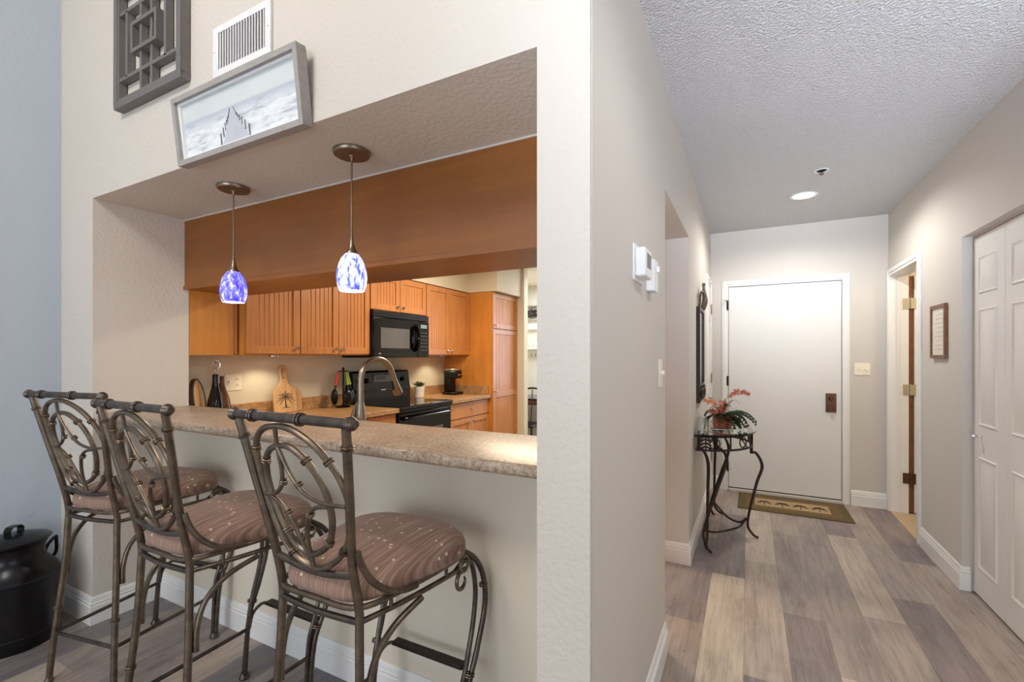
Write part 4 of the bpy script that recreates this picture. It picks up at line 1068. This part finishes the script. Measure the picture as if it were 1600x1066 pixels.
for s_ in (-1, 1):
    m = MB(); m.tube([(.075, s_*.38, TZ-.105), (.075, s_*.38, TZ-.01)], .005, 6)
    for z_ in (.085, .060, .035):
        m.tube([(.04, s_*.383, TZ-z_-.012), (.075, s_*.38, TZ-z_+.006), (.11, s_*.372, TZ-z_-.012)], .007, 6)
    m.build('leaf_scroll', 'iron', ap)
def cleg(p_top, p_knee, p_low, p_foot, p_bot, drop):
    m = MB(); x_, y_ = p_top
    m.tube([(x_, y_, TZ-.01), (x_, y_, TZ-drop)], .011, 8, smoothpath=False)
    pk = p_knee; m.tube([(x_, y_, TZ-drop+.01), ((x_+pk[0])/2+.0, (y_+pk[1])/2, TZ-drop), (pk[0], pk[1], TZ-drop-.09), ((pk[0]*.6+p_low[0]*.4), (pk[1]*.6+p_low[1]*.4), .40), (p_low[0], p_low[1], .12), (p_foot[0], p_foot[1], .035), (p_bot[0], p_bot[1], .010)], [.010, .010, .011, .010, .009, .009, .009], 10)
    return m.build('leg', 'iron', c)
cleg((.36, 0), (.43, 0), (.335, -.01), (.365, -.012), (.405, -.015), .17)
cleg((.03, -.375), (.09, -.365), (.085, -.375), (.085, -.415), (.115, -.445), .11)
cleg((.03, .375), (.09, .365), (.085, .375), (.11, .415), (.145, .44), .11)
cleg((.14, -.34), (.20, -.20), (.06, -.33), (.07, -.36), (.08, -.385), .11)
cleg((.14, .34), (.20, .20), (.06, .33), (.07, .36), (.08, .385), .11)
m = MB(); m.tube([(.075, -.37, .13), (.12, -.30, .10), (.20, -.15, .075), (.28, -.05, .085), (.325, -.01, .14)], .008, 8); m.tube([(.075, .37, .13), (.12, .30, .10), (.20, .15, .075), (.28, .05, .085), (.325, -.01, .14)], .008, 8); m.build('stretcher', 'iron', c)

# flower arrangement in terracotta cube
PXc, PYc = TX+.165, TY-.075
c = empty('orchid_arrangement', (PXc, PYc, TZ+.009), 'orange orchid and fern arrangement in a terracotta pot on the glass table', 'plant', R(8))
m = MB(); z0 = .012
vs = []; s0, s1, hh = .058, .067, .098
for s_, z_ in ((s0, z0), (s1, z0+hh), (s1-.006, z0+hh), (s0-.002, z0+.02)):
    for sx, sy in ((-1, -1), (1, -1), (1, 1), (-1, 1)): vs.append((sx*s_, sy*s_, z_))
fs = [(3, 2, 1, 0)]+[(4*r_+i, 4*r_+(i+1) % 4, 4*r_+4+(i+1) % 4, 4*r_+4+i) for r_ in range(3) for i in range(4)]+[(12, 13, 14, 15)]
m._add(vs, fs, False); m.build('pot', 'terracotta', c, bevel=.004)
m = MB(); m.box(-.072, .072, -.072, .072, 0, .012); m.build('glass_saucer', 'clear_glass', c, bevel=.003)
m = MB(); m.lathe([(0, .10), (.058, .098)], (0, 0, 0), 16); m.build('moss', 'fern_green', c)
rnd = random.Random(5)
def leaf_strip(m, pts, wv, side):
    vs = []; P = [Vector(p) for p in pts]
    for p, w in zip(P, wv): vs += [p-Vector(side)*w, p+Vector(side)*w]
    m._add(vs, [(2*i, 2*i+1, 2*i+3, 2*i+2) for i in range(len(P)-1)], True)
def fern(m, ang, L, up, droop):
    d = Vector((math.cos(ang), math.sin(ang), 0)); side = Vector((-d.y, d.x, 0)); n_ = 12; sp = []
    for k in range(n_+1):
        u = k/n_; q_ = Vector((0, 0, .10))+d*L*u+Vector((0, 0, up*math.sin(u*2.2)-droop*u*u)); q_.z = max(q_.z, .034); sp.append(q_)
    m.tube(sp, .0016, 5, smoothpath=False)
    for k in range(2, n_+1):
        u = k/n_; l = .042*math.sin(math.pi*min(1, u*.9+.12))+.008
        for s_ in (-1, 1):
            a = sp[k]; b = a+side*s_*l+d*l*.55+Vector((0, 0, -.020)); w = d*.0065+Vector((0, 0, .0045))
            m._add([a-w*.4, a+w*.4, (a+b)/2+w, b, (a+b)/2-w], [(0, 1, 2, 3, 4)], False)
m = MB()
for ang, L, up, dr_ in ((R(-100), .20, .05, .10), (R(-70), .17, .04, .09), (R(-40), .20, .05, .08), (R(-10), .22, .06, .09), (R(15), .24, .07, .09), (R(45), .20, .05, .08), (R(80), .20, .05, .10), (R(150), .13, .06, .05), (R(-130), .20, .04, .10), (R(30), .15, .03, .10), (R(-25), .13, .02, .10), (R(0), .16, .035, .12), (R(60), .17, .04, .11), (R(-85), .15, .02, .11), (R(-55), .13, .03, .11)): fern(m, ang, L, up, dr_)
m.build('fern_fronds', 'fern_green', c)
m = MB()
for ang, L, up, w in ((R(20), .20, .06, .004), (R(10), .13, .12, .016), (R(60), .12, .09, .014), (R(-60), .10, .10, .013), (R(-150), .11, .07, .013), (R(-10), .27, .05, .004)):
    d = Vector((math.cos(ang), math.sin(ang), 0)); side = Vector((-d.y, d.x, 0)); ps = []; ws = []
    for k in range(8):
        u = k/7; ps.append(Vector((0, 0, .10))+d*L*u+Vector((0, 0, up*math.sin(u*2.4)))); ws.append(w*math.sin(math.pi*(u*.9+.08)))
    leaf_strip(m, ps, ws, side)
m.build('leaves', 'leaf_green', c)
def flower(m, p, r, nrm):
    n_ = Vector(nrm).normalized(); u = n_.orthogonal().normalized(); v_ = n_.cross(u); p = Vector(p)
    for k in range(5):
        a = 2*math.pi*k/5+rnd.random()*.3; d = u*math.cos(a)+v_*math.sin(a); s_ = n_.cross(d); tip = p+d*r+n_*r*.3
        m._add([p, p+d*r*.55+s_*r*.24+n_*r*.1, tip, p+d*r*.55-s_*r*.24+n_*r*.1], [(0, 1, 2, 3)], False)
    m.sphere(p+n_*.003, .004, 6, 4)
sA = [(0, 0, .10), (.01, .0, .17), (.035, -.01, .235), (.085, -.02, .28), (.135, -.025, .285), (.185, -.03, .262)]
sB = [(0, 0, .10), (-.02, -.02, .15), (-.05, -.05, .195), (-.085, -.08, .21), (-.12, -.11, .205)]
sC = [(0, 0, .10), (.0, -.01, .15), (.01, -.015, .20), (.02, -.02, .23)]
stm = MB(); stm.tube(sA, .002, 6); stm.tube(sB, .002, 6); stm.tube(sC, .0018, 6); stm.build('stems', 'stem_green', c)
m = MB()
for k in range(15):
    t = .42+.56*k/14; i = min(int(t*5), 4); f = t*5-i; p = Vector(sA[i]).lerp(Vector(sA[i+1]), f)
    flower(m, p+Vector((rnd.uniform(-.010, .010), rnd.uniform(-.012, .012), rnd.uniform(-.012, .012))), .019, (rnd.uniform(-1, 1), -1, rnd.uniform(-.3, 1)))
for k in range(14): flower(m, Vector((rnd.uniform(-.02, .035), rnd.uniform(-.04, .01), rnd.uniform(.12, .205))), .021, (rnd.uniform(-1, 1), -1, rnd.uniform(-.2, 1)))
for k in range(7): flower(m, Vector((rnd.uniform(-.085, -.03), rnd.uniform(-.08, -.03), rnd.uniform(.11, .145))), .02, (rnd.uniform(-1, 1), -1, .4))
m.build('red_orchids', 'orange_petal', c)
m = MB()
for k in range(12):
    t = .4+.6*k/11; i = min(int(t*4), 3); f = t*4-i; p = Vector(sB[i]).lerp(Vector(sB[i+1]), f)
    flower(m, p+Vector((rnd.uniform(-.015, .015), rnd.uniform(-.02, .02), rnd.uniform(-.01, .015))), .019, (rnd.uniform(-1, 1), -1, .6))
m.build('pale_orchids', 'pale_petal', c)
# small glass jar on the table
c = empty('glass_jar', (TX+.05, TY-.30, TZ+.009), 'small clear glass jar behind the terracotta pot on the console', 'jar')
m = MB(); m.lathe([(0, 0), (.035, 0), (.038, .01), (.038, .08), (.03, .095), (.028, .11), (.026, .11), (.028, .094), (.035, .078), (.035, .012), (0, .006)], (0, 0, 0), 20); m.build('body', 'clear_glass', c)

# ------------------------------------------------------------------ nook behind the kitchen (seen beside the pillar)
NY = 6.498
c = empty('nook_shelf', (-2.95, NY, 1.36), 'white wall shelf with hooks holding small cups in the far nook', 'shelf')
m = MB(); m.box(-.22, .45, -.12, -.001, .09, .105).box(-.22, .45, -.02, -.001, -.02, .09).box(-.22, .45, -.05, -.001, .40, .44); m.build('shelf_board', 'white_trim', c, bevel=.002)
m = MB()
for k in range(9): m.tube([(-.2+k*.075, -.02, .03), (-.2+k*.075, -.045, .02), (-.2+k*.075, -.05, -.01), (-.2+k*.075, -.035, -.015)], .004, 6)
m.build('hooks', 'iron', c)
for k in range(5):
    m = MB(); m.lathe([(0, 0), (.022, 0), (.03, .06), (.027, .06), (.02, .006), (0, .006)], (0, 0, 0), 16)
    o = m.build('cup', 'white_ceramic', None, (-3.08+k*.075, NY-.07, 1.4655)); tag(o, 'small white cup on the nook shelf', 'cup', 'cups on the nook shelf')
c = empty('wall_basket', (-2.97, NY, 1.90), 'pale framed wall basket with dark branches above the nook shelf', 'wall decor')
m = MB(); m.box(-.13, .13, -.05, -.001, 0, .02).box(-.13, .13, -.05, -.001, .22, .24).box(-.13, -.11, -.05, -.001, .02, .22).box(.11, .13, -.05, -.001, .02, .22).box(-.11, .11, -.012, -.001, .02, .22); m.build('frame', 'basket_grey', c, bevel=.003)
m = MB()
for k in range(14): m.tube([(rnd.uniform(-.1, .1), -.02, rnd.uniform(.03, .1)), (rnd.uniform(-.1, .1), -.035, rnd.uniform(.1, .15)), (rnd.uniform(-.1, .1), -.02, rnd.uniform(.14, .21))], .005, 5)
m.build('branches', 'ink', c)
c = empty('nook_table', (-2.9, 6.1, 0), 'dark glass topped table in the far nook beside the pillar', 'table')
m = MB(); m.box(-.25, .45, -.3, .35, .73, .75); m.build('table_top', 'black_glass', c, bevel=.003)
for sx in (-.22, .42):
    for sy in (-.27, .32):
        m = MB(); m.tube([(sx, sy, 0), (sx, sy, .73)], .018, 8); m.build('leg', 'iron', c)
m = MB(); m.box(-.25, .45, -.28, .34, .66, .73); m.build('apron', 'walnut_frame', c)
c = empty('nook_chair', (-2.62, 5.45, 0), 'black metal chair in front of the nook table', 'chair', R(180))
m = MB(); m.box(-.19, .19, -.19, .19, .43, .46); m.build('seat', 'black_plastic', c, bevel=.01)
for sx in (-.17, .17):
    m = MB(); m.tube([(sx, -.17, 0), (sx, -.17, .45), (sx, -.22, .88)], .013, 8); m.build('leg', 'iron', c)
    m = MB(); m.tube([(sx, .17, 0), (sx, .17, .45)], .013, 8); m.build('leg', 'iron', c)
m = MB(); m.tube([(-.17, -.22, .88), (0, -.24, .91), (.17, -.22, .88)], .013, 8); m.tube([(-.17, -.2, .68), (0, -.215, .70), (.17, -.2, .68)], .010, 8)
for x_ in (-.1, 0, .1): m.tube([(x_, -.18, .46), (x_, -.225, .89)], .007, 6)
m.build('backrest', 'iron', c)

# windows (frames with panes) that let the daylight in
def window(name, x0, x1, y0, y1, z0, z1, ax):
    m = MB(); t = .05
    if ax == 'y':
        m.box(x0, x1, y0, y1, z0, z0+t).box(x0, x1, y0, y1, z1-t, z1).box(x0, x0+t, y0, y1, z0+t, z1-t).box(x1-t, x1, y0, y1, z0+t, z1-t); xm = (x0+x1)/2; m.box(xm-t/2, xm+t/2, y0, y1, z0+t, z1-t)
    else:
        m.box(x0, x1, y0, y1, z0, z0+t).box(x0, x1, y0, y1, z1-t, z1).box(x0, x1, y0, y0+t, z0+t, z1-t).box(x0, x1, y1-t, y1, z0+t, z1-t); ym = (y0+y1)/2; m.box(x0, x1, ym-t/2, ym+t/2, z0+t, z1-t)
    return struct(name, m, 'white_trim')
window('window_1', -2.9, .8, -4.02, -3.98, .4, 2.95, 'y')
window('window_2', 3.48, 3.52, -3.0, -.3, .3, 2.9, 'x')
window('window_3', -2.25, -1.05, 6.5, 6.56, .8, 2.1, 'y')
